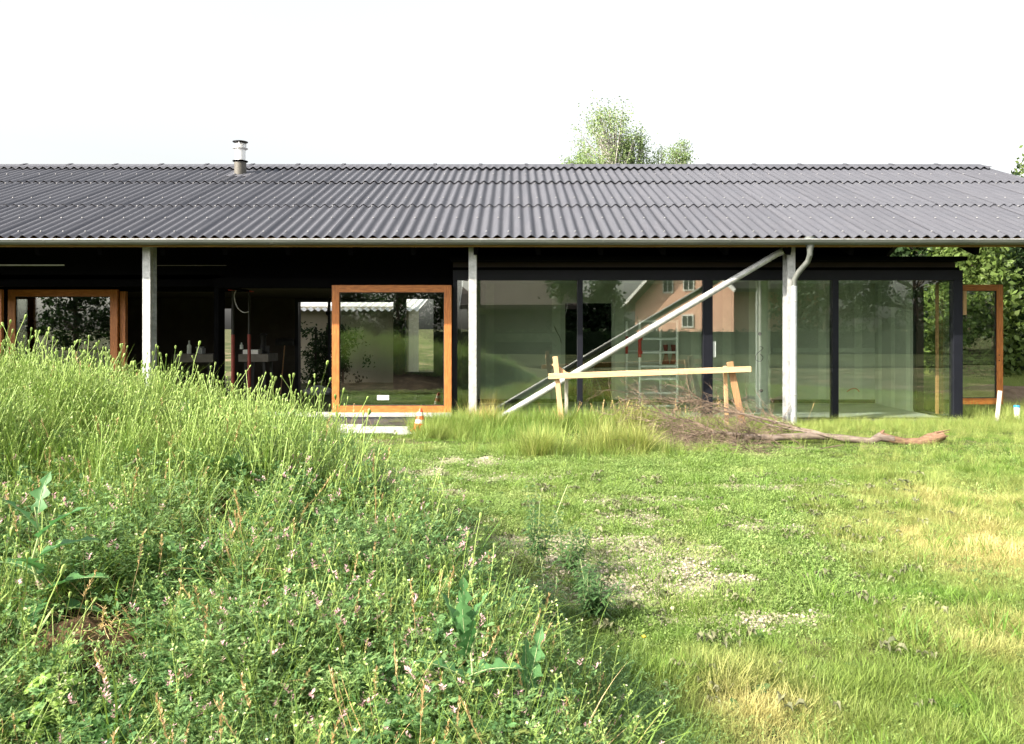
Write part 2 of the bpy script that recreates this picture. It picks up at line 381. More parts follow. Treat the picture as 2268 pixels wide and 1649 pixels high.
# deck under the sheets
mb = MB()
mb.prism([(RX0 + .1, 12.62, roof_z(12.62) - .09), (RX1 - .06, 12.62, roof_z(12.62) - .09), (RX1 - .06, RIDGE_D, roof_z(RIDGE_D) - .09), (RX0 + .1, RIDGE_D, roof_z(RIDGE_D) - .09)], (0, 0, -.06), (0, 0, 0))
mb.prism([(RX0 + .1, RIDGE_D, roof_z(RIDGE_D) - .09), (RX1 - .06, RIDGE_D, roof_z(RIDGE_D) - .09), (RX1 - .06, 21.2, roof_z(RIDGE_D) - 1.0), (RX0 + .1, 21.2, roof_z(RIDGE_D) - 1.0)], (0, 0, -.06), (0, 0, 0))
for i in range(26):
    x = RX1 - .5 - i
    if x > 7.2 or x < 6: mb.beam((x, 12.7, roof_z(12.7) - .24), (x, RIDGE_D, roof_z(RIDGE_D) - .24), .07, .17)
roof = put('roof', mb, M['black'], H)
def sheet_mesh(name, length, waves=6, seg=10, thick=.007, rows=2, lip=True):
    pitch = SW / waves; v = []; f = []
    n = waves * seg + 2        # overlaps the next sheet a little
    for top in (1, 0):
        for r in range(rows):
            y = length * r / (rows - 1)
            for k in range(n + 1):
                x = k * pitch / seg
                z = .0255 * math.cos(2 * PI * x / pitch) + (0 if top else -thick) + (.008 if k < 4 else .002 if k < 6 else 0)
                v.append((x, y, z))
    S = n + 1
    for r in range(rows - 1):
        for k in range(n):
            a = r * S + k; f.append((a, a + 1, a + 1 + S, a + S))
            b = a + rows * S; f.append((b, b + S, b + 1 + S, b + 1))
    for k in range(n):   # front edge
        f.append((k + rows * S, k + 1 + rows * S, k + 1, k))
    for r in range(rows - 1):
        a = r * S; b = a + rows * S; f.append((a, a + S, b + S, b))
        a += n; b += n; f.append((a + S, a, b, b + S))
    me = new_mesh(name, v, f, M['roof'], smooth=True); me.set_sharp_from_angle(angle=math.radians(35)); return me
ang = math.atan(SL)
courses = [(12.47, 14.72), (14.53, 16.84), (16.66, 18.66)]
screws = MB()
for ci, (d0, d1) in enumerate(courses):
    L = (d1 - d0) / math.cos(ang)
    me = sheet_mesh('roof_sheet', L)
    for i in range(NS):
        o = bpy.data.objects.new('roof_sheet', me); link(o, roof)
        lift = .050 if ci else .034
        o.location = Vector((RX0 + i * SW, d0, roof_z(d0) + lift + random.uniform(-.001, .002))) - wpos(roof)
        o.rotation_euler = (ang - (.0150 if ci else .004), 0, 0)
    for fr in (.22, .93) if ci < 2 else (.40, .90):
        for k in range(NS * 3):
            dd = d0 + (d1 - d0) * fr * .92 + (.06 if fr < .3 else 0)
            if ci == 0 and fr == .22: dd = 12.66
            x = RX0 + (k * 2 + (1 if ci == 1 else 0) + .0) * SW / 6
            screws.lathe([(.018, 0), (.016, .008), (.006, .016)], (x, dd, roof_z(dd) + (.034 if ci == 0 else .048 - .015 * (dd - d0)) + .026 + .002), 6)
    if ci == 0:
        for k in range(NS * 3):
            dd = 13.55; x = RX0 + (k * 2 + 1) * SW / 6
            screws.lathe([(.018, 0), (.016, .008), (.006, .016)], (x, dd, roof_z(dd) + .059), 6)
put('screw_cap', screws, M['screw'], roof, kind='stuff')
# ridge caps
capm = MB(); zr = roof_z(RIDGE_D)
prof = []
def cap_profile(scale=1.0, up=0):
    pts = [(-.50, -.50 * SL + .080), (-.20, -.20 * SL + .078), (-.10, .040), (-.04, .062), (.04, .062), (.10, .040), (.20, -.20 * SL + .078), (.50, -.50 * SL + .052)]
    return [(a, b + up) for a, b in pts]
def cap_mesh(L, up, wavy=True):
    m_ = MB(); p = cap_profile(1, up); n = 36 if wavy else 2
    for lay in (0, -.008):
        for k in range(n + 1):
            x = L * k / n
            for a, b in p:
                wv = .0255 * math.cos(2 * PI * x / (SW / 6)) if wavy and abs(a) > .4 else 0
                m_.v.append((x, a, b + wv + lay + (.004 if abs(a) > .4 else 0)))
    P = len(p); S = (n + 1) * P
    for k in range(n):
        for i in range(P - 1):
            a = k * P + i; m_.face((a, a + P, a + P + 1, a + 1)); m_.face((a + S, a + 1 + S, a + P + 1 + S, a + P + S))
        a = k * P; m_.face((a, a + S, a + P + S, a + P)); a += P - 1; m_.face((a, a + P, a + P + S, a + S))
    for i in range(P - 1):
        m_.face((i, i + 1, i + 1 + S, i + S)); a = n * P + i; m_.face((a, a + S, a + 1 + S, a + 1))
    return m_
cm = cap_mesh(SW, 0); me = new_mesh('ridge_cap', cm.v, cm.f, M['roof'], smooth=True); me.set_sharp_from_angle(angle=math.radians(30))
col = MB(); pp = cap_profile(1, 0)[1:-1]
for a, b in zip(pp, pp[1:]):
    col.beam((0, a[0], a[1] + .008), (0, b[0], b[1] + .008), .07, .012, up=(0, 0, 1))
cme = new_mesh('ridge_collar', col.v, col.f, M['roof'])
for i in range(NS):
    o = bpy.data.objects.new('ridge_cap', me); link(o, roof); o.location = Vector((RX0 + i * SW, RIDGE_D, zr)) - wpos(roof)
    o = bpy.data.objects.new('ridge_collar', cme); link(o, roof); o.location = Vector((RX0 + i * SW + .03, RIDGE_D, zr + .004)) - wpos(roof)
# back slope, unseen from the front: joined
bs = MB()
for i in range(NS * 6):
    x0 = RX0 + i * SW / 6
    for k in range(6):
        a, b = x0 + k * SW / 36, x0 + (k + 1) * SW / 36
        za, zb = .0255 * math.cos(2 * PI * k / 6), .0255 * math.cos(2 * PI * (k + 1) / 6)
        bs.quad((a, RIDGE_D + .1, zr + za - .04), (b, RIDGE_D + .1, zr + zb - .04), (b, 21.4, zr - 1.02 + zb), (a, 21.4, zr - 1.02 + za))
put('rear_sheeting', bs, M['roof'], roof, smooth=True, kind='stuff')
# gutter: half round with rim
gb = MB(); gc = (12.46, 2.950); n0 = 0; prof = []
for k in range(13):
    a = PI + PI * k / 12; prof.append((gc[0] + .078 * math.cos(a), gc[1] + .078 * math.sin(a)))
for k in range(12, -1, -1):
    a = PI + PI * k / 12; prof.append((gc[0] + .074 * math.cos(a), gc[1] + .074 * math.sin(a)))
gb.prism([(0, a, b) for a, b in prof], (RX0, 0, 0), (RX1 + .03, 0, 0))
gutter = put('gutter', gb, M['gutter'], H, smooth=True)
put('gutter_rim', MB().tube([(RX0, gc[0] - .080, gc[1] + .002), (RX1 + .03, gc[0] - .080, gc[1] + .002)], .009, 8), M['galv'], gutter, smooth=True)
jm = MB()
jp = [(gc[0] + .0805 * math.cos(PI + PI * k / 10), gc[1] + .0805 * math.sin(PI + PI * k / 10)) for k in range(11)]
jq = [(gc[0] + .076 * math.cos(PI + PI * k / 10), gc[1] + .076 * math.sin(PI + PI * k / 10)) for k in range(10, -1, -1)]
jm.prism([(0, a, b) for a, b in jp + jq], (-.012, 0, 0), (.012, 0, 0))
jme = new_mesh('gutter_bracket', [(x, y - F, z) for x, y, z in jm.v], jm.f, M['gutter'])
for i in range(26):
    o = bpy.data.objects.new('gutter_bracket', jme); link(o, gutter); o.location = (RX0 + .5 + i * .97 + random.uniform(-.04, .04), 0, 0)
put('fascia_board', MB().box(RX0 + .05, RX1 - .05, 12.56, 12.60, 2.852, 3.0), M['fascia'], H)
# posts: I sections
def post(px, w=.125, d0=12.85, dep=.24, ztop=3.02):
    x = WX(px, d0); m_ = MB()
    m_.box(x - w/2, x + w/2, d0, d0 + .014, -.15, ztop); m_.box(x - w/2, x + w/2, d0 + dep - .014, d0 + dep, -.15, ztop)
    m_.box(x - .006, x + .006, d0 + .014, d0 + dep - .014, -.15, ztop)
    for s in (-1, 1):
        m_.box(x + s * (w/2 - .03) - .004, x + s * (w/2 - .03) + .004, d0 + .014, d0 + dep * .45, -.15, ztop)
    return put('post', m_, M['galv'], H, base=(x, d0, 0))
post(324); post(1046.5)
p3 = post(1753)
# concrete footings
for px in (324, 1046.5, 1753):
    x = WX(px, 12.9); f_ = MB().box(x - .14, x + .14, 12.80, 13.2, -.1, .035)
    put('footing', f_, M['concrete'], H, bevel=.02)
# diagonal brace
a = W(1080, 942, 12.80); b = W(1732, 556, 12.90)
mb = MB(); mb.tube([a, a.lerp(b, .235)], .052, 16); mb.tube([a.lerp(b, .235), a.lerp(b, .25)], .058, 16); mb.tube([a.lerp(b, .25), b], .052, 16)
mb.beam(b + Vector((-.06, 0, -.04)), b + Vector((.14, .02, .06)), .02, .11)
put('brace', mb, M['galv'], H, smooth=True)
# downpipe with hopper
d = 12.75; x = WX(1794, 12.5)
mb = MB(); mb.lathe([(.045, -.17), (.052, -.12), (.088, -.02), (.088, .055)], (x, 12.50, 2.945), 16)
hop = mb
pts = [Vector((x, 12.5, 2.86)), Vector((x, 12.5, 2.72)), W(1789, 580, 12.6), W(1769, 603, 12.68), W(1760, 618, d), W(1759, 640, d), W(1758, 760, d), Vector((WX(1758, d), d, .03))]
mb = MB(); mb.tube(pts[:6], .044, 14)
dp = put('downpipe', mb, M['gutter'], H, smooth=True)
put('hopper', hop, M['gutter'], dp, smooth=True)
mb = MB(); mb.tube([W(1758.5, 634, d), W(1758, 760, d), Vector((WX(1758, d), d, .03))], .050, 16)
put('straight_pipe', mb, M['zinc_pipe'], dp, smooth=True)
for py in (668, 875):
    c = W(1758, py, d); put('pipe_clip', MB().lathe([(.054, -.012), (.058, 0), (.054, .012)], c, 16).box(c.x - .01, c.x + .01, d, d + .12, c.z - .01, c.z + .01), M['galv'], dp, smooth=True)

# ---- right hand glass box
GX0, GX1 = WX(1003, F), WX(2133, F)
ZT, ZG, ZB = WZ(599, F), WZ(621, F), .02
mb = MB()
mb.box(GX0, GX1, F, F + .16, ZG, ZT)                     # head
mb.box(GX0, GX1, F + .02, F + .14, -.02, ZB + .015)      # sill
for x0, x1 in ((1003, 1012), (1279, 1291), (1558, 1579), (1845, 1858), (2113, 2133)):
    mb.box(WX(x0, F), WX(x1, F), F + .004, F + .155, ZB + .015, ZG)
# side frame, right hand side
mb.box(GX1 - .15, GX1 - .004, F + .16, 15.0, ZG, ZT - .004)
mb.box(GX1 - .14, GX1 - .006, F + .16, 15.0, -.02, ZB + .012)
mb.box(GX1 - .15, GX1 - .004, 14.92, 15.0, ZB + .015, ZG)
glass_wall = put('glass_wall', mb, M['dark_frame'], H, bevel=.004)
put('sill_strip', MB().box(GX0, GX1, F - .03, F + .018, -.004, .012), M['gutter'], glass_wall)
put('plinth', MB().box(GX0, GX1 + .01, F + .02, F + .12, -.4, -.022), M['black'], H)
bays = ((1012, 1279), (1291, 1558), (1579, 1845), (1858, 2113))
for x0, x1 in bays:
    put('pane', MB().box(WX(x0, F) - .01, WX(x1, F) + .01, F + .05, F + .07, ZB + .01, ZG + .01), M['glass'], glass_wall, base=(WX(x0, F), F + .05, 0))
put('pane', MB().box(GX1 - .08, GX1 - .06, F + .17, 14.2, ZB + .01, ZG + .01), M['glass'], glass_wall)
# orange-timber inner frame in the side opening
mb = MB()
mb.box(GX1 - .14, GX1 - .09, 14.2, 14.23, ZB + .02, ZG - .005); put('door_jamb', mb, M['fascia'], H)
put('door_jamb', MB().box(GX1 - .14, GX1 - .02, 14.86, 14.915, ZB + .02, ZG - .005), M['brown_dark'], H)
# sticker on pane
c = W(1585, 775, F + .04); put('label', MB().box(WX(1579.5, F + .04), WX(1585.5, F + .04), F + .044, F + .048, WZ(792, F), WZ(757, F)), M['paper'], glass_wall)
# slab roof over the box
mb = MB(); mb.box(GX0 - .02, WX(2143, 13.25), 13.25, 17, 2.70, 2.765)
put('box_roof', mb, M['black'], H)
mb = MB(); mb.box(GX0, GX1 - .1, F + .06, 17, ZT + .02, 2.70)
put('roof_upstand', mb, M['brown_dark'], H)
put('trim_board', MB().box(GX0, GX1 - .12, F + .02, F + .055, 2.615, 2.66), M['brown_dark'], H)
put('trim_board', MB().box(GX0, GX1 - .06, F + .0, F + .055, ZT + .001, ZT + .05), M['black'], H)
# upper wall between box and roof, with a slanted right end
yw = 13.9
mb = MB(); A = W(1950, 570, yw); B = W(1975, 545, yw); dirn = (B - A)
top = A + dirn * ((4.0 - A.z) / dirn.z)
mb.prism([(-13.5, yw, 2.30), (GX0 + .12, yw, 2.30), (GX0 + .12, yw, 2.766), (A.x, yw, 2.766), (top.x - .35, yw, 3.36), (-13.5, yw, 3.36)], (0, 0, 0), (0, .15, 0))
put('upper_wall', mb, M['black'], H)
mb = MB(); mb.beam(A + Vector((.03, -.05, -.06)), A + dirn * 2.2 + Vector((.03, -.05, 0)), .05, .055)
put('rafter', mb, M['gutter'], H)
put('light_strip', MB().box(-13, WX(140, 13.8), 13.82, 13.85, WZ(589, 13.8), WZ(586, 13.8)), M['cable'], H)
put('light_strip', MB().box(WX(340, 13.8), WX(500, 13.8), 13.82, 13.85, WZ(589, 13.8), WZ(587.5, 13.8)), M['flue_grey'], H)

# ---- main room shell (left)
LX = WX(484, F)                                          # corner of the loggia
RB = 19.3; D2 = 15.2
mb = MB(); mb.box(LX, GX0, F - .002, 13.9, 2.262, 2.42)   # header over the sliding door
mb.box(LX - .08, LX, F, 13.9, 0, 2.42)                     # corner post
mb.box(LX - .07, LX, 13.9, D2, 2.262, 2.42)
mb.box(-13.5, LX - .08, D2, D2 + .15, 2.27, 2.42)
mb.box(-13.5, WX(16, D2), D2, D2 + .15, 0, 2.27)
put('front_frame', mb, M['black'], H)
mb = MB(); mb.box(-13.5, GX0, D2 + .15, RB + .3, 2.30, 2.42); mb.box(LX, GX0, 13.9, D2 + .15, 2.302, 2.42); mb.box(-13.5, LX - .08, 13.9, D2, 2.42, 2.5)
put('ceiling', mb, M['dark_wall'], H)
mb = MB(); mb.box(-13.5, LX, D2 - .02, RB + .3, -.12, -.002); mb.box(LX, GX0, F + .02, RB + .3, -.121, -.001); mb.box(GX0, GX1 - .02, F + .13, 17.0, -.119, .001)
put('floor_slab', mb, M['concrete'], H)
# back wall of the main room with window openings
def wall_with_holes(name, x0, x1, y0, y1, z0, z1, holes, m_):
    q = MB(); xs_ = sorted(holes); cur = x0
    for a, b, lo, hi in xs_:
        q.box(cur, a, y0, y1, z0, z1)
        if lo > z0: q.box(a, b, y0, y1, z0, lo)
        if hi < z1: q.box(a, b, y0, y1, hi, z1)
        cur = b
    q.box(cur, x1, y0, y1, z0, z1); return put(name, q, m_, H)
OX0, OX1, OX2, OX3 = WX(659, RB), WX(871, RB), WX(897, RB), WX(960, RB)
SX0, SX1 = WX(486, RB), WX(512, RB)
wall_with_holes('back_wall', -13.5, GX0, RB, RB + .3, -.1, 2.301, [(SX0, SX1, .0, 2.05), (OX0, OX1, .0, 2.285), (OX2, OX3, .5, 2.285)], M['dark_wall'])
mb = MB(); mb.box(OX0 - .05, OX0 + .03, RB - .04, RB, 0, 2.29); mb.box(OX0 + .03, OX1, RB - .04, RB, 2.2, 2.29)
mb.box(WX(729, RB) - .03, WX(729, RB) + .03, RB - .02, RB + .02, 0, 2.2)
put('rear_window_frame', mb, M['dark_frame'], H)
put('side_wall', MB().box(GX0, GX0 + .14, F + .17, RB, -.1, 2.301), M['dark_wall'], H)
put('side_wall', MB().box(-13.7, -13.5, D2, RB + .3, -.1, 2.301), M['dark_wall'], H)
# ---- right rooms
BW = 16.55
DX0, DX1 = WX(1252, BW), WX(1355, BW)
wall_with_holes('room_wall', GX0 + .14, GX1 - .1, BW, BW + .1, 0, 2.5, [(DX0, DX1, .0, WZ(672, BW))], M['plaster'])
put('room_wall', MB().box(GX1 - .16, GX1 - .04, 15.0, BW, 0, 2.5), M['plaster'], H)
put('partition', MB().box(WX(1657, 15.6), WX(1657, 15.6) + .42, 15.55, BW, 0, 2.5), M['plaster'], H)
put('room_ceiling', MB().box(GX0 + .14, GX1 - .02, F + .17, BW + 2, 2.5, 2.55), M['filler'], H)
mb = MB(); mb.box(GX0, GX1, 19.3, 19.5, -.1, 5.0); mb.box(GX1 - .03, GX1 + .02, 15.01, 19.3, -.2, 2.69); mb.box(DX0 - 1, DX0 - .9, BW + .1, 18.4, 0, 2.5); mb.box(DX1 + .9, DX1 + 1, BW + .1, 18.4, 0, 2.5); mb.box(DX0 - 1, DX1 + 1, 18.4, 18.5, 0, 2.5)
put('inner_wall', mb, M['black'], H)
bd = MB()
for px in (1085, 1232, 1372, 1540, 1610): bd.box(WX(px, BW) - .09, WX(px, BW) + .09, BW - .003, BW, .0, 2.5)
bd.box(GX0 + .15, WX(1085, BW), BW - .004, BW - .001, 1.86, 1.99); bd.box(WX(1085, BW), WX(1232, BW), BW - .0045, BW - .001, 1.28, 1.46)
bd.box(WX(1712, BW), GX1 - .17, BW - .004, BW - .001, 1.07, 1.16)
for px in (1820, 1900): bd.box(WX(px, BW) - .07, WX(px, BW) + .09, BW - .003, BW, .0, 2.5)
for y in (16.3, 15.75, 15.15): bd.box(GX1 - .163, GX1 - .160, y - .06, y + .09, 0, 2.5)
bd.box(WX(1657, 15.6) + .12, WX(1657, 15.6) + .34, 15.547, 15.55, 0, 2.5)
put('joint_filler_band', bd, M['filler'], H)
mb = MB(); mb.box(GX0 + .15, DX0, BW - .03, BW - .005, .02, .10); mb.box(DX1, GX1 - .17, BW - .03, BW - .005, .02, .09)
put('perimeter_strip', mb, M['rubber'], H)

# ---- timber framed doors
def framed_door(name, x0, x1, y, z0, z1, st=.125, rail=.12, dep=.075, label=None, handle=None):
    v = MB(); v.box(x0, x0 + st, y, y + dep, z0, z1)
    o = put(name, v, M['orange_wood'], H, base=(x0, y, z0), bevel=.004)
    if label: o['label'] = label
    put('stile', MB().box(x1 - st, x1, y, y + dep, z0, z1), M['orange_wood'], o, bevel=.004)
    for r0, r1 in ((z0, z0 + rail), (z1 - rail, z1)): put('rail', MB().box(x0 + st, x1 - st, y + .002, y + dep - .002, r0, r1), M['orange_wood_h'], o)
    g_ = MB(); e = .012
    g_.box(x0 + st, x0 + st + e, y + .02, y + .055, z0 + rail, z1 - rail); g_.box(x1 - st - e, x1 - st, y + .02, y + .055, z0 + rail, z1 - rail)
    g_.box(x0 + st + e, x1 - st - e, y + .02, y + .055, z0 + rail, z0 + rail + e); g_.box(x0 + st + e, x1 - st - e, y + .02, y + .055, z1 - rail - e, z1 - rail)
    put('gasket', g_, M['rubber'], o)
    put('pane', MB().box(x0 + st + .002, x1 - st - .002, y + .028, y + .047, z0 + rail + .002, z1 - rail - .002), M['glass'], o)
    if handle:
        for hx, hz in handle:
            put('handle_hole', MB().tube([(hx, y - .004, hz), (hx, y + .01, hz)], .012, 10), M['rubber'], o)
    return o
sd = framed_door('sliding_door', WX(735, 13.45), WX(1000, 13.45), 13.45, WZ(915, 13.45), WZ(632, 13.45), label='sunlit orange sliding door over the white rail')
c = W(848, 882, 13.46); put('label', MB().box(c.x - .1, c.x + .1, 13.472, 13.476, c.z - .035, c.z + .045), M['paper'], sd)
framed_door('loggia_door', WX(17, 15.1), WX(260, 15.1), 15.1, .06, WZ(642, 15.1), st=.14, rail=.13, label='shaded orange door at the far left behind the tall grass')
mb = MB(); mb.box(WX(262, 15.1), WX(274, 15.1), 15.16, 15.26, 0.0, 2.27)
put('door_jamb', mb, M['orange_wood'], H)
framed_door('open_door', GX1 + .37, WX(2222, 14.6), 14.6, WZ(896, 14.6), WZ(631, 14.6), st=.115, rail=.11, label='orange door standing open beyond the right corner', handle=[(WX(2213, 14.6), WZ(787, 14.6)), (WX(2213, 14.6), WZ(799, 14.6))])
mb = MB(); mb.box(WX(2134, 14.5), WX(2141, 14.5), 14.5, 14.56, WZ(698, 14.5), WZ(645, 14.5)); put('guard_strip', mb, M['pale_wood_v'], H)
framed_door('loggia_door', WX(-240, 14.6), WX(3, 14.6), 14.6, .06, 2.28, st=.14, rail=.13, label='orange door leaf cut by the left edge of the photo')
# rail below the sliding door
mb = MB(); mb.box(WX(500, 13.4), WX(1000, 13.4), 13.38, 13.56, .108, WZ(915, 13.4)); mb.box(WX(500, 13.4), WX(1000, 13.4), 13.36, 13.56, .082, .104)
put('door_rail', mb, M['white_alu'], H, bevel=.003)
mb = MB(); mb.box(WX(500, 13.5), GX0, 13.42, 13.6, -.2, .081); put('threshold', mb, M['black'], H)
mb = MB(); mb.quad((WX(730, 13.1), 12.66, -.0), (WX(985, 13.1), 12.66, -.0), (WX(985, 13.1), 13.40, .062), (WX(730, 13.1), 13.40, .062))
mb.prism([(WX(730, 13.1), 12.66, .0), (WX(985, 13.1), 12.66, .0), (WX(985, 13.1), 13.40, .062), (WX(730, 13.1), 13.40, .062)], (0, 0, -.02), (0, 0, -.002))
put('dimpled_sheet', mb, M['membrane'], H)
put('sheet_edge_strip', MB().box(WX(700, 13.4), GX0, 13.385, 13.415, .055, .068), M['cable'], H)

# ---- chimney flue
cx = WX(539, 17.8); cd = 17.6; zb = roof_z(cd)
ch = put('chimney', MB().lathe([(.128, -.35), (.128, .30)], (cx, cd, zb), 28), M['flue_grey'], H, smooth=True)
ztop = WZ(358, cd)
ch.data.materials.clear(); ch.data.materials.append(M['flue_grey'])
s_ = WZ(358, cd) - zb
mb = MB().lathe([(.135, s_ - .02), (.165, s_ - .004), (.165, s_ + .006), (.12, s_ + .02)], (cx, cd, zb), 28); put('collar', mb, M['black'], ch, smooth=True)
e_ = WZ(331, cd) - zb; t_ = WZ(315, cd) - zb
put('flue_pipe', MB().lathe([(.112, s_ - .1), (.112, e_ - .01)], (cx, cd, zb), 24), M['stove_pipe'], ch, smooth=True)
mb = MB().lathe([(.112, e_ - .02), (.165, e_ + .012), (.165, e_ + .018), (.10, e_ + .022)], (cx, cd, zb), 28); put('lower_cowl', mb, M['stove_pipe'], ch, smooth=True)
put('cowl_neck', MB().lathe([(.09, e_), (.085, e_ + .03), (.098, e_ + .05), (.085, e_ + .08), (.098, e_ + .10), (.09, t_ - .03)], (cx, cd, zb), 24), M['stove_pipe'], ch, smooth=True)
for k in range(3):
    a = .6 + k * 2 * PI / 3; put('strut', MB().beam((cx + .12 * math.cos(a), cd + .12 * math.sin(a), zb + e_), (cx + .12 * math.cos(a), cd + .12 * math.sin(a), zb + t_), .02, .012), M['stove_pipe'], ch)
put('cap', MB().lathe([(.165, t_ - .005), (.165, t_ + .004), (.09, t_ + .022), (.01, t_ + .03)], (cx, cd, zb), 28), M['dark_frame'], ch, smooth=True)
put('flashing', MB().prism([(cx - .24, 17.3, roof_z(17.3) + .05), (cx + .24, 17.3, roof_z(17.3) + .05), (cx + .24, 17.95, roof_z(17.95) + .05), (cx - .24, 17.95, roof_z(17.95) + .05)], (0, 0, -.01), (0, 0, 0)), M['roof'], ch)

# ------------------------------------------------------------------ things inside
def cable(name, label, pts, r=.006, m_='cable', cat='cable'):
    P = [Vector(p) for p in pts]; out = []
    for i in range(len(P) - 1):
        p0, p1, p2, p3 = P[max(i-1, 0)], P[i], P[i+1], P[min(i+2, len(P)-1)]
        for k in range(6):
            t = k / 6; out.append(.5 * ((2*p1) + (-p0 + p2) * t + (2*p0 - 5*p1 + 4*p2 - p3) * t*t + (-p0 + 3*p1 - 3*p2 + p3) * t**3))
    out.append(P[-1]); return put(name, MB().tube(out, r, 6), M[m_], base=tuple(P[-1]), label=label, category=cat)
cable('hanging_cable', 'pale cable looping down from the ceiling behind the open sliding door', [W(527, 636, 14.6), W(519, 655, 14.6), W(525, 680, 14.6), W(538, 692, 14.6), W(551, 691, 14.6)], .008)
cable('hanging_cable', 'thin cable hanging from the ceiling in the first glass bay from the left', [W(1256, 640, 14.6), W(1257, 665, 14.6), W(1254, 690, 14.6), W(1246, 708, 14.6)], .005)
cable('hanging_cable', 'thin cable hanging inside the rightmost glass bay by its side frame', [W(2064, 640, 14.4), W(2068, 665, 14.4), W(2082, 690, 14.4), W(2090, 710, 14.4)], .005)
cable('wall_cable', 'coiled black cable sticking out of the partition wall', [W(1683, 768, 15.5), W(1690, 772, 15.46), W(1676, 785, 15.46), W(1674, 797, 15.46), W(1684, 801, 15.46), W(1690, 792, 15.46), W(1683, 784, 15.46)], .006, 'rubber')
cable('wall_cable', 'black cable tails on the wall left of the dark doorway', [W(1228, 724, 16.5), W(1233, 735, 16.46), W(1240, 748, 16.46), W(1243, 760, 16.46)], .006, 'rubber')
cable('wall_cable', 'red and brown cable ends on the low wall in the rightmost bay', [W(1876, 868, 16.5), W(1886, 862, 16.45), W(1897, 862, 16.45), W(1903, 868, 16.45)], .009, 'red')
for px, py, lab in ((1683, 740, 'round black socket hole above the coiled cable'), (1686, 866, 'black wire bunch low on the partition wall')):
    c = W(px, py, 15.54); put('socket', MB().tube([c, c + Vector((0, .02, 0))], .035, 14), M['rubber'], base=tuple(c), label=lab, category='socket')

# rolling scaffold
SC = thing('scaffold', 'pale green rolling scaffold tower with red couplings behind the glass', 'scaffold', (WX(1417, 15.1), 15.1, 0))
def upright(px, d, ytop, zb): 
    x = WX(px, d); o = put('upright', MB().tube([(x, d, zb), (x, d, WZ(ytop, d))], .027, 10), M['steel_green'], SC, base=(x, d, zb), smooth=True)
    q = put('caster', MB().lathe([(.02, 0), (.02, .05)], (x, d, .10), 8).tube([(x - .02, d, .07), (x + .02, d, .07)], .062, 14), M['rubber'], SC, smooth=True); return x
xl = upright(1417, 15.1, 709, .1); xr = upright(1500, 15.1, 709, .1)
yl = 16.15; xl2 = upright(1388, yl, 712, .1); xr2 = upright(1463, yl, 712, .1)
for py in (712, 751, 781, 812, 840, 871, 900): put('rung', MB().tube([(xl, 15.1, WZ(py, 15.1)), (xr, 15.1, WZ(py, 15.1))], .024, 8), M['steel_green'], SC, smooth=True)
for py in (778, 804, 835, 884): put('rung', MB().tube([(xl2, yl, WZ(py, yl)), (xr2, yl, WZ(py, yl))], .014, 8), M['steel_green'], SC, smooth=True)
put('cross_brace', MB().tube([(xr, 15.1, .95), (xr2 + .02, yl, .25)], .015, 8), M['steel_green'], SC, smooth=True)
put('cross_brace', MB().tube([(xl, 15.1, .3), (xl2, yl, .3)], .015, 8), M['steel_green'], SC, smooth=True)
put('coupling', MB().tube([(xl, 15.1, WZ(751, 15.1)), (xl, 15.1, WZ(792, 15.1))], .033, 10).tube([(xl, 15.1, WZ(751, 15.1)), (xl + .05, 15.08, WZ(751, 15.1))], .03, 8).tube([(xl, 15.1, WZ(781, 15.1)), (xl + .05, 15.08, WZ(781, 15.1))], .03, 8), M['red'], SC, smooth=True)
put('coupling', MB().tube([(xl2, yl, WZ(745, yl)), (xl2, yl, WZ(784, yl))], .028, 10), M['red'], SC, smooth=True)
# red work trousers hanging
for i, (px, lab) in enumerate(((1474, 'left of two dark red cloths hanging behind the scaffold'), (1491, 'right of two dark red cloths hanging behind the scaffold'))):
    c = W(px, 764, 16.4); q = MB()
    q.prism([c + Vector((-.05, 0, 0)), c + Vector((.05, 0, 0)), c + Vector((.04, 0, -.18)), c + Vector((.08, 0, -.40)), c + Vector((-.07, 0, -.40)), c + Vector((-.02, 0, -.2))], (0, -.02, 0), (0, .02, 0))
    put('hanging_cloth', q, M['dull_red'], base=tuple(c), label=lab, category='cloth', bevel=.01)
# tripod
T = thing('tripod', 'black tripod standing in the dark doorway behind the glass', 'tripod', (WX(1311, 16), 16.0, 0))
hx = WX(1311, 16); hz = WZ(812, 16)
put('tripod_head', MB().box(hx - .05, hx + .05, 15.95, 16.05, hz - .02, hz + .06), M['rubber'], T)
for dx, dy in ((-.27, -.1), (.29, -.08), (.02, .3)): put('leg', MB().tube([(hx, 16, hz), (hx + dx, 16 + dy, .01)], .017, 8), M['rubber'], T)

def table(name, label, x0, x1, y0, y1, z, th, m_, legs=True):
    t = thing(name, label, 'table', ((x0 + x1) / 2, (y0 + y1) / 2, 0)); put('table_top', MB().box(x0, x1, y0, y1, z - th, z), M[m_], t)
    for px, sx in ((x0 + .12, -1), (x1 - .12, 1)):
        for py in (y0 + .1, y1 - .1): put('leg', MB().beam((px, py, z - th), (px + sx * .02, py, 0), .05, .05), M['rubber'], t)
    return t
d = 16.8
table('work_table', 'pale board table in the dark room, left of the corner post', WX(384, d), WX(472, d), d, d + .7, WZ(785, d), .17, 'dim_board')
table('work_table', 'pale board table behind the red props', WX(528, d), WX(594, d), d, d + .7, WZ(785, d), .16, 'dim_board')
def bottle(px, d, z, h, r, label, m_='paper'):
    x = WX(px, d); put('bottle', MB().lathe([(r, 0), (r, h * .6), (r * .4, h * .75), (r * .35, h)], (x, d, z), 12), M[m_], base=(x, d, z), smooth=True, label=label, category='bottle')
zt = WZ(785, d) + .001
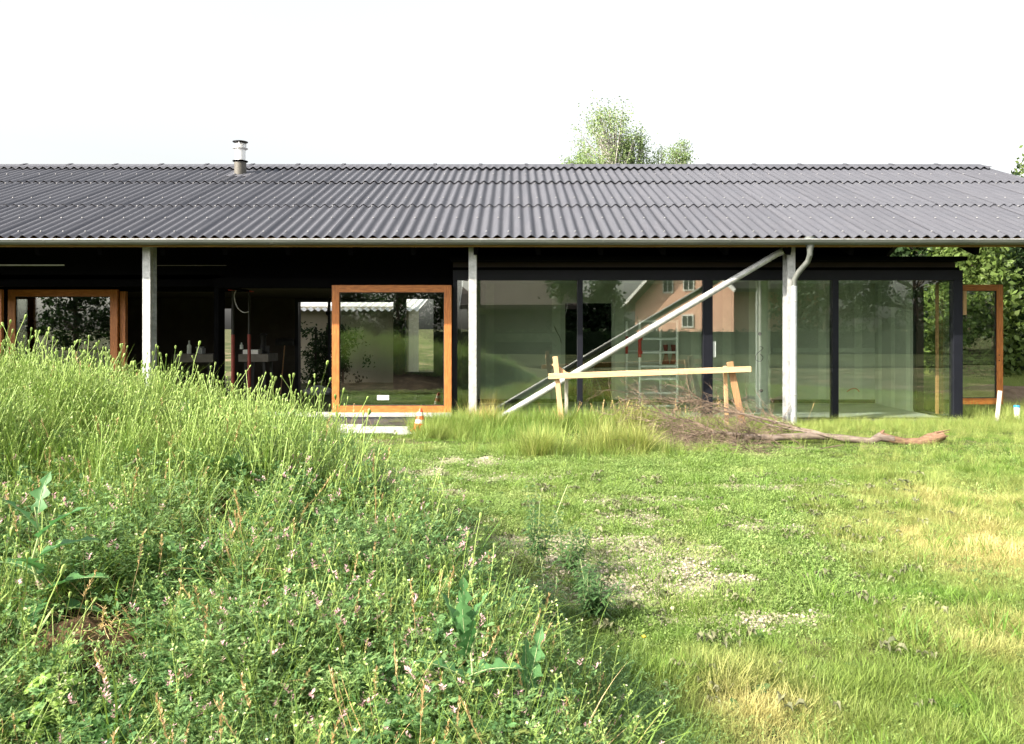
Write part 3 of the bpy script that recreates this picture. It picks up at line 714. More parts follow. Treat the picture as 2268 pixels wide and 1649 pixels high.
bottle(419, d + .3, zt, .28, .045, 'pale bottle standing on the left table in the dark room'); bottle(535, d + .3, zt + .1, .14, .035, 'small pale bottle on the white box')
mb = MB(); mb.box(WX(434, d + .2), WX(448, d + .2), d + .2, d + .4, zt, zt + .12); mb.box(WX(432, d + .2), WX(444, d + .2), d + .22, d + .42, zt + .121, zt + .15)
put('parcel', mb, M['cloth_grey'], base=(WX(440, d), d + .2, zt), label='grey parcel beside the bottle on the left table', category='parcel', bevel=.01)
put('carton', MB().box(WX(536, d), WX(570, d), d + .05, d + .35, zt, zt + .09), M['white'], base=(WX(550, d), d + .05, zt), label='white carton on the table behind the red props', category='carton', bevel=.004)
x = WX(583, d + .4); q = MB(); q.lathe([(.075, 0), (.075, .1), (.06, .12), (.06, .36), (.09, .40), (.05, .44)], (x, d + .4, zt), 12); q.box(x + .06, x + .12, d + .35, d + .45, zt, zt + .17)
put('coffee_machine', q, M['rubber'], base=(x, d + .4, zt), smooth=True, label='tall black machine at the right end of the table', category='machine')
for px, d_, lab in ((516, 15.0, 'red steel prop nearest the corner post'), (552, 15.6, 'darker red steel prop right of the first')):
    x = WX(px, d_); t = thing('steel_prop', lab, 'prop', (x, d_, 0))
    put('outer_tube', MB().tube([(x, d_, .01), (x, d_, 1.45)], .033, 10), M['dull_red'], t, smooth=True); put('inner_tube', MB().tube([(x, d_, 1.45), (x, d_, 2.28)], .024, 10), M['rubber'], t, smooth=True)
    put('foot_plate', MB().box(x - .07, x + .07, d_ - .07, d_ + .07, 0, .01), M['red'], t); put('head_plate', MB().box(x - .07, x + .07, d_ - .07, d_ + .07, 2.28, 2.299), M['red'], t)
x = WX(624, 18.9); t = thing('broom', 'broom leaning upside down against the dim back wall', 'broom', (x - .03, 18.9, 0))
put('handle', MB().tube([(x - .03, 18.9, 0), (x, 19.15, WZ(766, 19))], .014, 8), M['pale_wood_v'], t); put('broom_head', MB().box(x - .21, x + .21, 19.1, 19.2, WZ(766, 19), WZ(757, 19)), M['rubber'], t)
bm_ = MB()
for k in range(24): bm_.box(x - .205 + k * .017, x - .193 + k * .017, 19.11, 19.19, WZ(757, 19), WZ(757, 19) + .05 + .01 * (k % 3))
put('bristles', bm_, M['rubber'], t, kind='stuff')
c = W(727, 690, 18.3); t = thing('bulb', 'bare bulb hanging in front of the bright rear window', 'bulb', tuple(c))
put('glass_bulb', MB().lathe([(.01, -.11), (.055, -.07), (.06, -.03), (.025, .03), (.025, .07)], c, 14), M['rubber'], t, smooth=True); put('flex', MB().tube([c + Vector((0, 0, .06)), (c.x, c.y, 2.3)], .006, 6), M['rubber'], t)
c = W(478, 706, 14.5)
# sacks on the floor at the rear window
for k, (px, r, lab) in enumerate(((703, .17, 'largest grey sack on the floor by the rear window'), (722, .13, 'right-hand grey sack by the rear window'), (684, .12, 'left-hand grey sack by the rear window'))):
    x = WX(px, 18.7); q = MB(); q.lathe([(r * .7, 0), (r * 1.1, r * .4), (r, r * .9), (r * .5, r * 1.25), (r * .2, r * 1.3)], (x, 18.7, 0), 12)
    o = put('sack', q, M['cloth_grey'], base=(x, 18.7, 0), smooth=True, label=lab, category='sack')
    for v in o.data.vertices: v.co += Vector((random.uniform(-1, 1), random.uniform(-1, 1), random.uniform(0, 1))) * r * .12
# ceiling laths in the opening
# ------------------------------------------------------------------ things in front of the house
cx_, cd_ = WX(929, 12.0), 12.0
t = thing('traffic_cone', 'small red and white striped traffic cone before the sliding door', 'traffic cone', (cx_, cd_, .02))
put('base', MB().box(cx_ - .13, cx_ + .13, cd_ - .13, cd_ + .13, .02, .045), M['cone_red'], t, bevel=.012)
prof_r = lambda s: .098 - .072 * s
hC = WZ(905, 12) - .045; seg = [(0, .30, 'cone_red'), (.30, .48, 'cone_white'), (.48, .66, 'cone_red'), (.66, .83, 'cone_white'), (.83, 1.0, 'cone_red')]
for a, b, mm in seg:
    put('cone_band', MB().lathe([(prof_r(a), .045 + hC * a), (prof_r(b) if b < 1 else .020, .045 + hC * b)], (cx_, cd_, 0), 24), M[mm], t, smooth=True, label='red band' if mm == 'cone_red' else 'dirty white band')
t.rotation_euler = (0, math.radians(3), 0)
# aluminium planks on the ground
for k, (x0, x1, y0, y1, z0, z1, lab) in enumerate(((742, 800, 12.42, 12.62, .0, .045, 'short pale plank behind the others, left of the cone'), (748, 903, 12.12, 12.40, .0, .035, 'long pale plank lying in front of the black membrane'), (742, 872, 11.88, 12.08, .0, .025, 'front pale plank lying in the grass left of the cone'), (872, 942, 11.8, 12.3, -.01, .018, 'flat pale slab under the traffic cone'))):
    xa, xb = WX(x0, y0), WX(x1, y0); q = MB(); q.box(xa, xb, y0, y1, z0, z1); q.box(xa, xb, y0 + .03, y0 + .05, z1, z1 + .008); q.box(xa, xb, y1 - .05, y1 - .03, z1, z1 + .008)
    put('plank', q, M['white_alu'], base=(xa, y0, z0), label=lab, category='plank', bevel=.003)
# batter board of raw timber
d = 12.25
t = thing('timber_trestle', 'rough trestle of raw pine boards in the tall grass beside the steel brace', 'trestle', (WX(1440, d), d, 0))
put('crossbar', MB().beam(W(1215, 834, d - .06), W(1663, 818, d - .06), .05, .085), M['pale_wood'], t, bevel=.003)
put('stake', MB().beam(W(1229.5, 790, d), W(1246, 960, d), .075, .05, up=(0, 1, 0)), M['pale_wood_v'], t, bevel=.003)
put('stake', MB().beam(W(1225, 806, d + .05), W(1262, 836, d + .05), .06, .05, up=(0, 1, 0)), M['pale_wood_v'], t, bevel=.003)
put('stake', MB().beam(W(1255, 825, d + .10), W(1254, 960, d + .30), .05, .05, up=(0, 1, 0)), M['grey_wood'], t, bevel=.003, label='greyer rear stake')
put('stake', MB().beam(W(1605.5, 812, d + .03), W(1611, 960, d + .25), .055, .05, up=(0, 1, 0)), M['pale_wood_v'], t, bevel=.003)
put('stake', MB().beam(W(1616, 802, d + .05), W(1650, 965, d + .05), .10, .035, up=(0, 1, 0)), M['rust_wood'], t, bevel=.003, label='broad leaning brown stake')
# stake and tube at the right
put('stake', MB().beam(W(2215, 866, 13.2), W(2207, 940, 13.2), .06, .03, up=(0, 1, 0)), M['grey_wood'], base=tuple(W(2207, 940, 13.2)), label='weathered grey stake leaning beside the open orange door', category='stake', bevel=.004)
a, b = W(2252, 903, 13.3), W(2254.5, 942, 13.3)
t = thing('marker_tube', 'white plastic tube with a blue cap near the right edge', 'tube', tuple(b))
put('tube_body', MB().tube([b, a], .045, 16), M['white'], t, smooth=True); put('tube_cap', MB().tube([a, a + Vector((0, 0, .035))], .047, 16), M['blue'], t, smooth=True)
put('batten', MB().beam(W(2176, 837.5, 24.5), W(2220, 836.5, 24.5), .04, .03), M['white'], base=tuple(W(2176, 837, 24.5)), label='thin white batten in the grass under the dark trees', category='batten')

# ------------------------------------------------------------------ fallen branch
def wander(a, b, n, amp, rnd):
    a, b = Vector(a), Vector(b); pts = []
    off = Vector((0, 0, 0))
    for i in range(n + 1):
        t_ = i / n; off += Vector((rnd.uniform(-1, 1), rnd.uniform(-1, 1), rnd.uniform(-1, 1))) * amp
        pts.append(a.lerp(b, t_) + off * math.sin(t_ * PI * .5 + .001))
    return pts
rb = random.Random(5)
trunk_px = [(2088, 963, 11.3, .075), (2062, 973, 11.3, .088), (2038, 981, 11.3, .070), (2006, 979, 11.3, .050), (1978, 974, 11.3, .052), (1948, 968, 11.3, .064), (1929, 978, 11.3, .05), (1900, 975, 11.35, .048), (1868, 971, 11.35, .050), (1835, 968, 11.4, .048), (1803, 966, 11.4, .050), (1770, 967, 11.4, .050), (1739, 968, 11.4, .046), (1715, 970, 11.4, .046), (1690, 969, 11.4, .044), (1665, 968, 11.4, .042), (1642, 964, 11.45, .032), (1612, 961, 11.45, .026), (1584, 958, 11.5, .024), (1552, 960, 11.55, .020), (1513, 971, 11.6, .014), (1470, 985, 11.6, .008)]
trunk_px = [(a_, b_, c_ - .62, r_) for a_, b_, c_, r_ in trunk_px]
FB = thing('fallen_branch', 'long bare fallen branch with a broken brown butt and a tangle of dead twigs', 'branch', (WX(1800, 11.4), 11.4, 0))
pts = [W(x, y, d_) for x, y, d_, r in trunk_px]
o = put('limb', MB().tube(pts[4:], [r * .95 for *_, r in trunk_px[4:]], 10), M['dead_bark'], FB, smooth=True)
o = put('broken_butt', MB().tube(pts[:6], [r * .86 for *_, r in trunk_px[:6]], 10), M['broken_wood'], FB, smooth=True)
for v in o.data.vertices:
    v.co += Vector((rb.uniform(-1, 1), rb.uniform(-1, 1), rb.uniform(-1, 1))) * .016
sp = MB()
for k in range(9):
    a = pts[0] + Vector((0, rb.uniform(-.05, .05), rb.uniform(-.05, .05))); sp.tube([a + Vector((-.1, 0, 0)), a + Vector((rb.uniform(.02, .09), rb.uniform(-.02, .02), rb.uniform(-.02, .06)))], [.016, .003], 5)
sp.tube([W(2052, 985, 11.25), W(2058, 996, 11.2)], [.03, .012], 6); sp.tube([W(1952, 960, 11.3), W(1958, 953, 11.3)], [.03, .012], 6)
put('splinter', sp, M['broken_wood'], FB)
limbs = [([(1862, 973, 11.3), (1800, 956, 11.6), (1755, 946, 11.9), (1700, 930, 12.1), (1650, 918, 12.2), (1600, 912, 12.3), (1560, 905, 12.3)], .026, .010),
         ([(1870, 976, 11.2), (1810, 962, 11.3), (1760, 952, 11.5), (1712, 944, 11.7), (1660, 925, 11.9)], .018, .008),
         ([(1668, 968, 11.4), (1620, 982, 11.1), (1575, 1000, 10.8), (1540, 1012, 10.6)], .020, .007),
         ([(1552, 960, 11.5), (1500, 980, 11.2), (1450, 1000, 10.9), (1418, 1012, 10.7)], .014, .005),
         ([(1612, 961, 11.4), (1560, 985, 11.1), (1520, 1010, 10.7)], .012, .005),
         ([(1640, 918, 12.2), (1590, 895, 12.3), (1540, 885, 12.3), (1490, 896, 12.3)], .011, .004),
         ([(1480, 932, 12.2), (1455, 905, 12.2), (1435, 890, 12.2), (1405, 880, 12.2)], .010, .004),
         ([(1584, 958, 11.5), (1540, 935, 11.8), (1480, 925, 12.0), (1430, 935, 12.0)], .014, .005),
         ([(1780, 990, 10.9), (1740, 998, 10.7), (1700, 1005, 10.6), (1660, 1000, 10.6)], .009, .004),
         ([(1868, 985, 10.9), (1820, 995, 10.8), (1770, 1000, 10.7)], .008, .003)]
tw = MB(); seeds = []
for path, r0, r1 in limbs:
    P = [W(p[0], p[1], p[2] - .55) for p in path]; n = len(P); put('bough', MB().tube([p + Vector((0, 0, rb.uniform(-.01, .01))) for p in P], [r0 + (r1 - r0) * i / (n - 1) for i in range(n)], 7), M['dead_bark'] if r0 > .015 else M['twig'], FB, smooth=True)
    for i in range(n - 1):
        for k in range(3):
            seeds.append((P[i].lerp(P[i + 1], rb.random()), (P[i + 1] - P[i]).normalized()))
for p in pts[14:]:
    for k in range(5): seeds.append((p, Vector((-1, 0, 0))))
def twig(p, dirn, L, r, depth):
    n = 5; P = [p]; d_ = dirn.normalized()
    for i in range(n):
        d_ = (d_ + Vector((rb.uniform(-1, 1), rb.uniform(-1, 1), rb.uniform(-1, 1))) * .32 + Vector((0, 0, -.06))).normalized()
        q = P[-1] + d_ * L / n
        if q.z < .02: q.z = .02 + rb.random() * .02
        P.append(q)
    tw.tube(P, [r * (1 - .7 * i / n) for i in range(n + 1)], 4, cap=False)
    if depth:
        for k in range(4): twig(P[rb.randint(1, n)], (d_ + Vector((rb.uniform(-1, 1), rb.uniform(-1, 1), rb.uniform(-.6, 1))) * .8), L * rb.uniform(.4, .7), r * .6, depth - 1)
for p, d_ in seeds:
    for _k in range(2 if p.x > WX(1500, 11.5) else 1):
      if p.x < WX(1740, 11.5) or rb.random() < .12:
        v = (d_ * .7 + Vector((rb.uniform(-.9, .2), rb.uniform(-.7, .7), rb.uniform(-.4, .6)))); twig(p, v, rb.uniform(.25, .62), .0060, 2)
put('twigs', tw, M['twig'], FB, kind='stuff')

# ------------------------------------------------------------------ trees
def leaf_cloud(centers, radii, n_per, size, rnd, droop=0.0, flat=.8):
    """numpy: quads spread round the given cluster centres"""
    cs = np.repeat(np.asarray(centers, float), n_per, 0); rr = np.repeat(np.asarray(radii, float), n_per)
    N = len(cs); off = rnd.normal(0, .5, (N, 3)); off[:, 2] *= flat
    c = cs + off * rr[:, None]
    if droop: c[:, 2] -= droop * rnd.random(N) ** 2 * rr * 2
    a = rnd.normal(0, 1, (N, 3)); a /= np.linalg.norm(a, axis=1)[:, None]
    b = rnd.normal(0, 1, (N, 3)); b -= a * (a * b).sum(1)[:, None]; b /= np.linalg.norm(b, axis=1)[:, None]
    s = size * rnd.uniform(.6, 1.3, N)[:, None]
    v = np.stack([c - a * s, c + b * s * .55, c + a * s, c - b * s * .55], 1).reshape(-1, 3)
    f = np.arange(N * 4).reshape(-1, 4); return v, f
def np_mesh(name, v, f, m_):
    me = bpy.data.meshes.new(name); nv, nf = len(v), len(f); k = f.shape[1]
    me.vertices.add(nv); me.vertices.foreach_set('co', np.asarray(v, np.float32).reshape(-1))
    me.loops.add(nf * k); me.loops.foreach_set('vertex_index', f.reshape(-1).astype(np.int32))
    me.polygons.add(nf); me.polygons.foreach_set('loop_start', (np.arange(nf) * k).astype(np.int32))
    me.update(calc_edges=True); me.materials.append(m_); return me
def tree(name, label, base, height, crown_r, n_cl, n_per, leaf, m_leaf, m_bark, seed, cr=.45, z0=.25, droop=0, shape=None, group=None, flat=.8, trunk_r=None):
    rnd = np.random.default_rng(seed); rr = random.Random(seed)
    t_ = thing(name, label, 'tree', base, group); base = Vector(base)
    tr = trunk_r or height * .018
    P = [base + Vector((rr.uniform(-.1, .1) * i * .4, rr.uniform(-.1, .1) * i * .4, height * .9 * i / 6)) for i in range(7)]; P[0] = base + Vector((0, 0, -.1))
    mb_ = MB(); mb_.tube(P, [tr * (1.25 - i * .17) for i in range(7)], 8)
    cent = []; rad = []
    while len(cent) < n_cl:
        h = rnd.random(); ang_ = rnd.random() * 2 * PI; q = rnd.random() ** .5
        wmax = shape(h) if shape else math.sin(PI * min(1, h * .85 + .12)) ** .7
        wob = 1 + .28 * math.sin(ang_ * 3 + seed) * math.cos(h * 9 + seed)
        r = crown_r * wmax * wob * (q * .65 + .35)
        z = height * (z0 + (1 - z0) * h)
        cent.append((base.x + r * math.cos(ang_), base.y + r * math.sin(ang_), base.z + z)); rad.append(cr * rnd.uniform(.5, 1.4))
    for c_ in cent[::max(1, n_cl // 45)]:
        c_ = Vector(c_); i = min(5, max(1, int((c_.z - base.z) / height * 5.5))); s = P[i]
        mid = s.lerp(c_, .5) + Vector((0, 0, -.02 * height)); mb_.tube([s, mid, c_], [tr * .4, tr * .22, tr * .06], 5, cap=False)
    put('trunk', mb_, m_bark, t_, smooth=True)
    v, f = leaf_cloud(cent, rad, n_per, leaf, rnd, droop, flat)
    me = np_mesh('crown', v - np.array(base), f, m_leaf); o = bpy.data.objects.new('crown', me); link(o, t_)
    return t_
# birch behind the ridge
tree('birch_tree', 'sunlit birch with drooping sprays rising tallest above the ridge', (WX(1352, 34), 34, .5), WZ(240, 34) - .5, 1.15, 85, 105, .048, M['birch_leaf'], M['birch_bark'], 3, cr=.42, z0=.66, droop=1.1, shape=lambda h: (.35 + .75 * math.sin(PI * min(1, (1 - h) * 1.1 + .12))) , flat=1.3)
tree('birch_tree', 'right-hand part-bare birch crown leaning from the tallest one', (WX(1405, 34.6), 34.6, .5), WZ(290, 34) - .5, .95, 50, 95, .048, M['birch_leaf'], M['birch_bark'], 4, cr=.4, z0=.7, droop=1.0, shape=lambda h: 1 - .6 * h, flat=1.3)
tree('birch_tree', 'smaller thin-crowned tree right of the birch above the ridge', (WX(1505, 36), 36, .5), WZ(302, 36) - .6, .85, 36, 120, .045, M['birch_leaf'], M['birch_bark'], 9, cr=.36, z0=.68, droop=.5, shape=lambda h: (.95 - .55 * h))
tree('bush_tree', 'low rounded treetop just showing above the ridge at the birch foot', (WX(1290, 33), 33, .5), WZ(338, 33) - .6, 1.0, 50, 130, .045, M['birch_leaf'], M['bark'], 12, cr=.4, z0=.7, droop=.3)
tree('bush_tree', 'low treetop between the two thin crowns above the ridge', (WX(1462, 35), 35, .5), WZ(330, 35) - .6, 1.2, 46, 130, .045, M['birch_leaf'], M['bark'], 14, cr=.4, z0=.7, droop=.5)
# dark trees at the right
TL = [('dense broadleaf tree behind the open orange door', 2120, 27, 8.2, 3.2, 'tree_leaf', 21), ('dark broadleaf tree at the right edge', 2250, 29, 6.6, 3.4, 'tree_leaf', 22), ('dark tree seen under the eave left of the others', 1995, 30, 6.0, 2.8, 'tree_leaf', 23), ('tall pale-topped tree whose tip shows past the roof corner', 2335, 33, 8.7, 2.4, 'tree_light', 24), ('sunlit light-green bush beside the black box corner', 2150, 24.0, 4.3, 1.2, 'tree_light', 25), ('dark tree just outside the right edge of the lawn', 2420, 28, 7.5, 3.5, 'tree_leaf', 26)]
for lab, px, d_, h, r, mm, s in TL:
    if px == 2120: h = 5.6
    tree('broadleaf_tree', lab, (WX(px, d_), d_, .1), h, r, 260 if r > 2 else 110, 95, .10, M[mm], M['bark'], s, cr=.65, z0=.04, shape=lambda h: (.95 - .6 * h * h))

# ------------------------------------------------------------------ beyond the camera (seen in the glass) and behind the house
def house_simple(name, label, x, y, w_, l_, hw, hr, rot, wall, roofm, cat='house'):
    t_ = thing(name, label, cat, (x, y, 0)); t_.rotation_euler.z = rot
    def lp(n, q, m_): 
        me = new_mesh(n, q.v, q.f, m_); o = bpy.data.objects.new(n, me); link(o, t_); return o
    q = MB(); q.prism([(-w_/2, 0, 0), (w_/2, 0, 0), (w_/2, 0, hw), (0, 0, hr), (-w_/2, 0, hw)], (0, 0, 0), (0, -l_, 0)); wl = lp('wall', q, wall)
    ov = .7; s = (hr - hw) / (w_/2); q = MB()
    for sg in (-1, 1):
        q.prism([(0, ov, hr + .05), (sg * (w_/2 + ov), ov, hw - s * ov + .05), (sg * (w_/2 + ov), -l_ - ov, hw - s * ov + .05), (0, -l_ - ov, hr + .05)], (0, 0, 0), (0, 0, .28))
    lp('roof', q, roofm)
    q = MB()
    for sg in (-1, 1): q.beam((0, ov + .03, hr + .12), (sg * (w_/2 + ov), ov + .03, hw - s * ov + .12), .05, .34)
    lp('barge_board', q, M['white'])
    return t_, lp
# pink house: gable turned to the left, its right corner nearest
ph = thing('pink_house', 'pink rendered gabled house mirrored in the glass wall', 'house', (15.6, -28.8, 0)); ph.rotation_euler.z = math.radians(60)
def php(n, q, m_, par=None):
    me = new_mesh(n, q.v, q.f, m_); o = bpy.data.objects.new(n, me); link(o, par or ph); return o
php('wall', MB().prism([(-10.9, 0, 0), (0, 0, 0), (0, 0, 4.7), (-4.5, 0, 8.0), (-10.9, 0, 3.6)], (0, 0, 0), (0, -9, 0)), M['pink_wall'])
q = MB()
q.prism([(-4.5, .8, 8.1), (.9, .8, 4.15), (.9, -9.8, 4.15), (-4.5, -9.8, 8.1)], (0, 0, 0), (0, 0, .25)); q.prism([(-4.5, .8, 8.1), (-12.0, .8, 2.95), (-12.0, -9.8, 2.95), (-4.5, -9.8, 8.1)], (0, 0, 0), (0, 0, .25))
php('roof', q, M['roof_tile'])
for a_, b_ in (((-4.5, .83, 8.2), (.95, .83, 4.2)), ((-4.5, .83, 8.2), (-12.05, .83, 3.0))): php('barge_board', MB().beam(a_, b_, .05, .3), M['white'])
for wx_, wz_, ww, wh in ((-6.83, 4.3, 1.2, 1.5), (-4.5, 4.4, 1.2, 1.5), (-4.6, 1.6, 1.3, 1.0), (-8.6, .9, 1.0, 1.3)):
    fr = php('window', MB().box(wx_ - ww/2, wx_ + ww/2, .01, .06, wz_, wz_ + wh), M['white'])
    php('window_pane', MB().box(wx_ - ww/2 + .12, wx_ - .05, .05, .075, wz_ + .12, wz_ + wh - .12), M['dark_frame'], fr); php('window_pane', MB().box(wx_ + .05, wx_ + ww/2 - .12, .05, .075, wz_ + .12, wz_ + wh - .12), M['dark_frame'], fr)
bn, lp = house_simple('dark_barn', 'dark brown barn mirrored in the left glass bay', 2.0, -22, 8, 6.3, 3.1, 5.2, math.radians(90), M['brown_barn'], M['roof_tile'], 'barn')
bn.location = (-2.6, -28, 0); bn.rotation_euler.z = math.radians(90)
# hedge behind the camera
hg = thing('hedge', 'clipped dark hedge mirrored in the glass below the pink house', 'hedge', (5, -21, 0))
rnd = np.random.default_rng(77); cs = np.stack([rnd.uniform(-22, 26, 900), rnd.uniform(-21.6, -20.6, 900), rnd.uniform(.1, 1.42, 900)], -1)
v, f = leaf_cloud(cs, np.full(900, .3), 22, .09, rnd); me = np_mesh('foliage', v - np.array([5, -21, 0]), f, M['dark_leaf']); link(bpy.data.objects.new('foliage', me), hg)
put('hedge_core', MB().box(-22, 26, -21.5, -20.7, 0, 1.35), M['dark_leaf'], hg)
for i, (x, y, h, r, mm, n, lab) in enumerate(((3.4, -25, 7.6, 1.8, 'dark_leaf', 'conifer', 'dark conifer mirrored above the left mullion'), (6.2, -26, 7.4, 1.6, 'dark_leaf', 'conifer', 'second conifer mirrored against the pale sky beside the pink gable'),
        (21, -26, 8, 3.2, 'dark_leaf', 'tree', 'dark tree mirrored right of the pink house'), (26, -24, 9, 3.6, 'dark_leaf', 'tree', 'dark tree mirrored in the bay right of the downpipe'), (31, -28, 9, 3.6, 'dark_leaf', 'tree', 'dark tree mirrored in the rightmost glass bay'), (36, -30, 11, 4, 'dark_leaf', 'tree', 'tallest dark tree mirrored at the glass corner'),
        (-12, -20, 6.0, 3.2, 'tree_leaf', 'tree', 'leafy tree mirrored in the sliding door'), (-19, -24, 9, 3.5, 'dark_leaf', 'tree', 'dark tree mirrored at the right of the loggia door'), (-25, -28, 7.5, 3.6, 'tree_leaf', 'tree', 'leafy tree mirrored in the middle of the loggia door'), (-7.5, -26, 6.5, 3.0, 'dark_leaf', 'tree', 'dark tree mirrored at the left edge of the sliding door'), (-33, -30, 9.5, 3.5, 'dark_leaf', 'conifer', 'broad conifer mirrored at the left of the loggia door'), (-28, -34, 9.5, 1.8, 'dark_leaf', 'conifer', 'slim conifer mirrored in the loggia door'))):
    tree('garden_conifer' if n == 'conifer' else 'garden_tree', lab, (x, y, 0), h, r, 120, 70, .15, M[mm], M['bark'], 40 + i, cr=.7, z0=.05, shape=(lambda h: 1.05 - h) if n == 'conifer' else None, group='trees mirrored in the glass')
g = grid_mesh('added_dark_ground', np.arange(-60, 61, 6.0), np.arange(-19.5, -1.5, 3.0), lambda x, y: ground_h(x, y) * 0 + .05, M['meadow']); g['kind'] = 'structure'  # flat sheet added behind the camera to darken the ground mirrored in the glass
# shed behind the house
sx0, sx1 = WX(600, 23), WX(905, 23)
sh = thing('garden_shed', 'cream shed with a corrugated roof edge seen through the rear window', 'shed', ((sx0 + sx1) / 2, 23.3, 0))
put('wall', MB().box(sx0, sx1, 23.0, 25.5, -.1, 2.2), M['cream_wall'], sh)
q = MB(); n_ = 110
for k in range(n_):
    a, b = sx0 - .3 + k * (sx1 - sx0 + .6) / n_, sx0 - .3 + (k + 1) * (sx1 - sx0 + .6) / n_
    za, zb_ = .035 * math.cos(2 * PI * a / .2), .035 * math.cos(2 * PI * b / .2)
    q.quad((a, 22.6, 2.08 + za), (b, 22.6, 2.08 + zb_), (b, 26, 2.62 + zb_), (a, 26, 2.62 + za))
put('shed_roof', q, M['white'], sh, smooth=True)
for i, px in enumerate((700, 725, 760)):
    q = thing('climbing_shrub', ('reddish shrub', 'leafy climber', 'dark shrub')[i] + ' on posts before the cream shed behind the house', 'shrub', (WX(px, 22.2), 22.2, 0))
    rnd = np.random.default_rng(90 + i); cs = np.stack([rnd.normal(WX(px, 22.2), .22, 40), rnd.normal(22.2, .15, 40), rnd.uniform(.1, 1.55, 40)], -1)
    v, f = leaf_cloud(cs, np.full(40, .22), 30, .05, rnd); me = np_mesh('foliage', v - np.array([WX(px, 22.2), 22.2, 0]), f, M['tree_leaf']); link(bpy.data.objects.new('foliage', me), q)
    put('support', MB().box(WX(px, 22.2) - .03, WX(px, 22.2) + .03, 22.15, 22.2, 0, 1.6), M['brown_dark'], q)
put('earth_bank', MB().box(0, 1, 0, 1, 0, 1), M['soil_light'])
bpy.data.objects.remove(bpy.data.objects['earth_bank'])
def bank(x, y): return .30 * np.exp(-((y - 17.2) / .8) ** 2) * smooth((x - 8.6) / 1.5) + .03 * fbm(x, y, .3, 3) - .05 + .08 * smooth((x - 8) / .5)
g = grid_mesh('soil_bank', np.arange(7.8, 15, .15), np.arange(15.0, 19.6, .15), bank, M['soil_light']); g['kind'] = 'structure'

# ------------------------------------------------------------------ vegetation: tufts scattered as ground cover
def blades(mb_, rng, n, h, rad, w, lean=.5, curl=.6, seg=3, hv=.4, k=0, c=(0, 0)):
    mb_.k = k
    for _ in range(n):
        a = rng.random() * 2 * PI; r = rad * math.sqrt(rng.random()); x, y = c[0] + r * math.cos(a), c[1] + r * math.sin(a)
        az = a + rng.uniform(-1.2, 1.2); L = h * rng.uniform(1 - hv, 1 + hv); ln = lean * rng.random(); cu = curl * rng.uniform(.2, 1)
        px = Vector((x, y, -.01)); d_ = Vector((math.cos(az) * ln, math.sin(az) * ln, 1)).normalized(); sd = Vector((-math.sin(az + rng.uniform(-.9, .9)), math.cos(az), 0)) * w * rng.uniform(.6, 1.2)
        n0 = len(mb_.v)
        for i in range(seg + 1):
            t_ = i / seg; ww = (1 - t_ ** 2) * .5 + .03
            mb_.v += [tuple(px - sd * ww), tuple(px + sd * ww)]
            d_ = (d_ + Vector((math.cos(az), math.sin(az), -.5)) * cu / seg).normalized(); px = px + d_ * L / seg
        for i in range(seg): q = n0 + i * 2; mb_.face((q, q + 1, q + 3, q + 2))
    return mb_
def leaflet(mb_, p, d_, up, L, Wd):
    d_ = d_.normalized(); s_ = d_.cross(up)
    if s_.length < 1e-3: s_ = Vector((1, 0, 0))
    s_ = s_.normalized() * Wd / 2; n0 = len(mb_.v)
    mb_.v += [tuple(p), tuple(p + d_ * L * .55 + s_), tuple(p + d_ * L), tuple(p + d_ * L * .55 - s_)]; mb_.face((n0, n0 + 1, n0 + 2, n0 + 3))
def rv(rng, z=0): return Vector((rng.uniform(-1, 1), rng.uniform(-1, 1), rng.uniform(-1, 1) if z is None else z))
def stalk(mb_, rng, p, L, lean, r, n=5, k=0, droop=0.0):
    mb_.k = k; az = rng.random() * 2 * PI; d_ = Vector((math.cos(az) * lean, math.sin(az) * lean, 1)).normalized(); P = [Vector(p)]
    for i in range(n):
        d_ = (d_ + rv(rng) * .10 + Vector((math.cos(az), math.sin(az), -1)) * droop * (i / n) ** 3).normalized(); P.append(P[-1] + d_ * L / n)
    mb_.tube(P, [r * (1 - .5 * i / n) for i in range(n + 1)], 3, cap=False); return P, d_
protos = {}
def proto(key, mb_, mats):
    me = new_mesh('tuft_shape', mb_.v, mb_.f, mats, mb_.m); o = bpy.data.objects.new('tuft_shape', me); protos.setdefault(key, []).append(o)
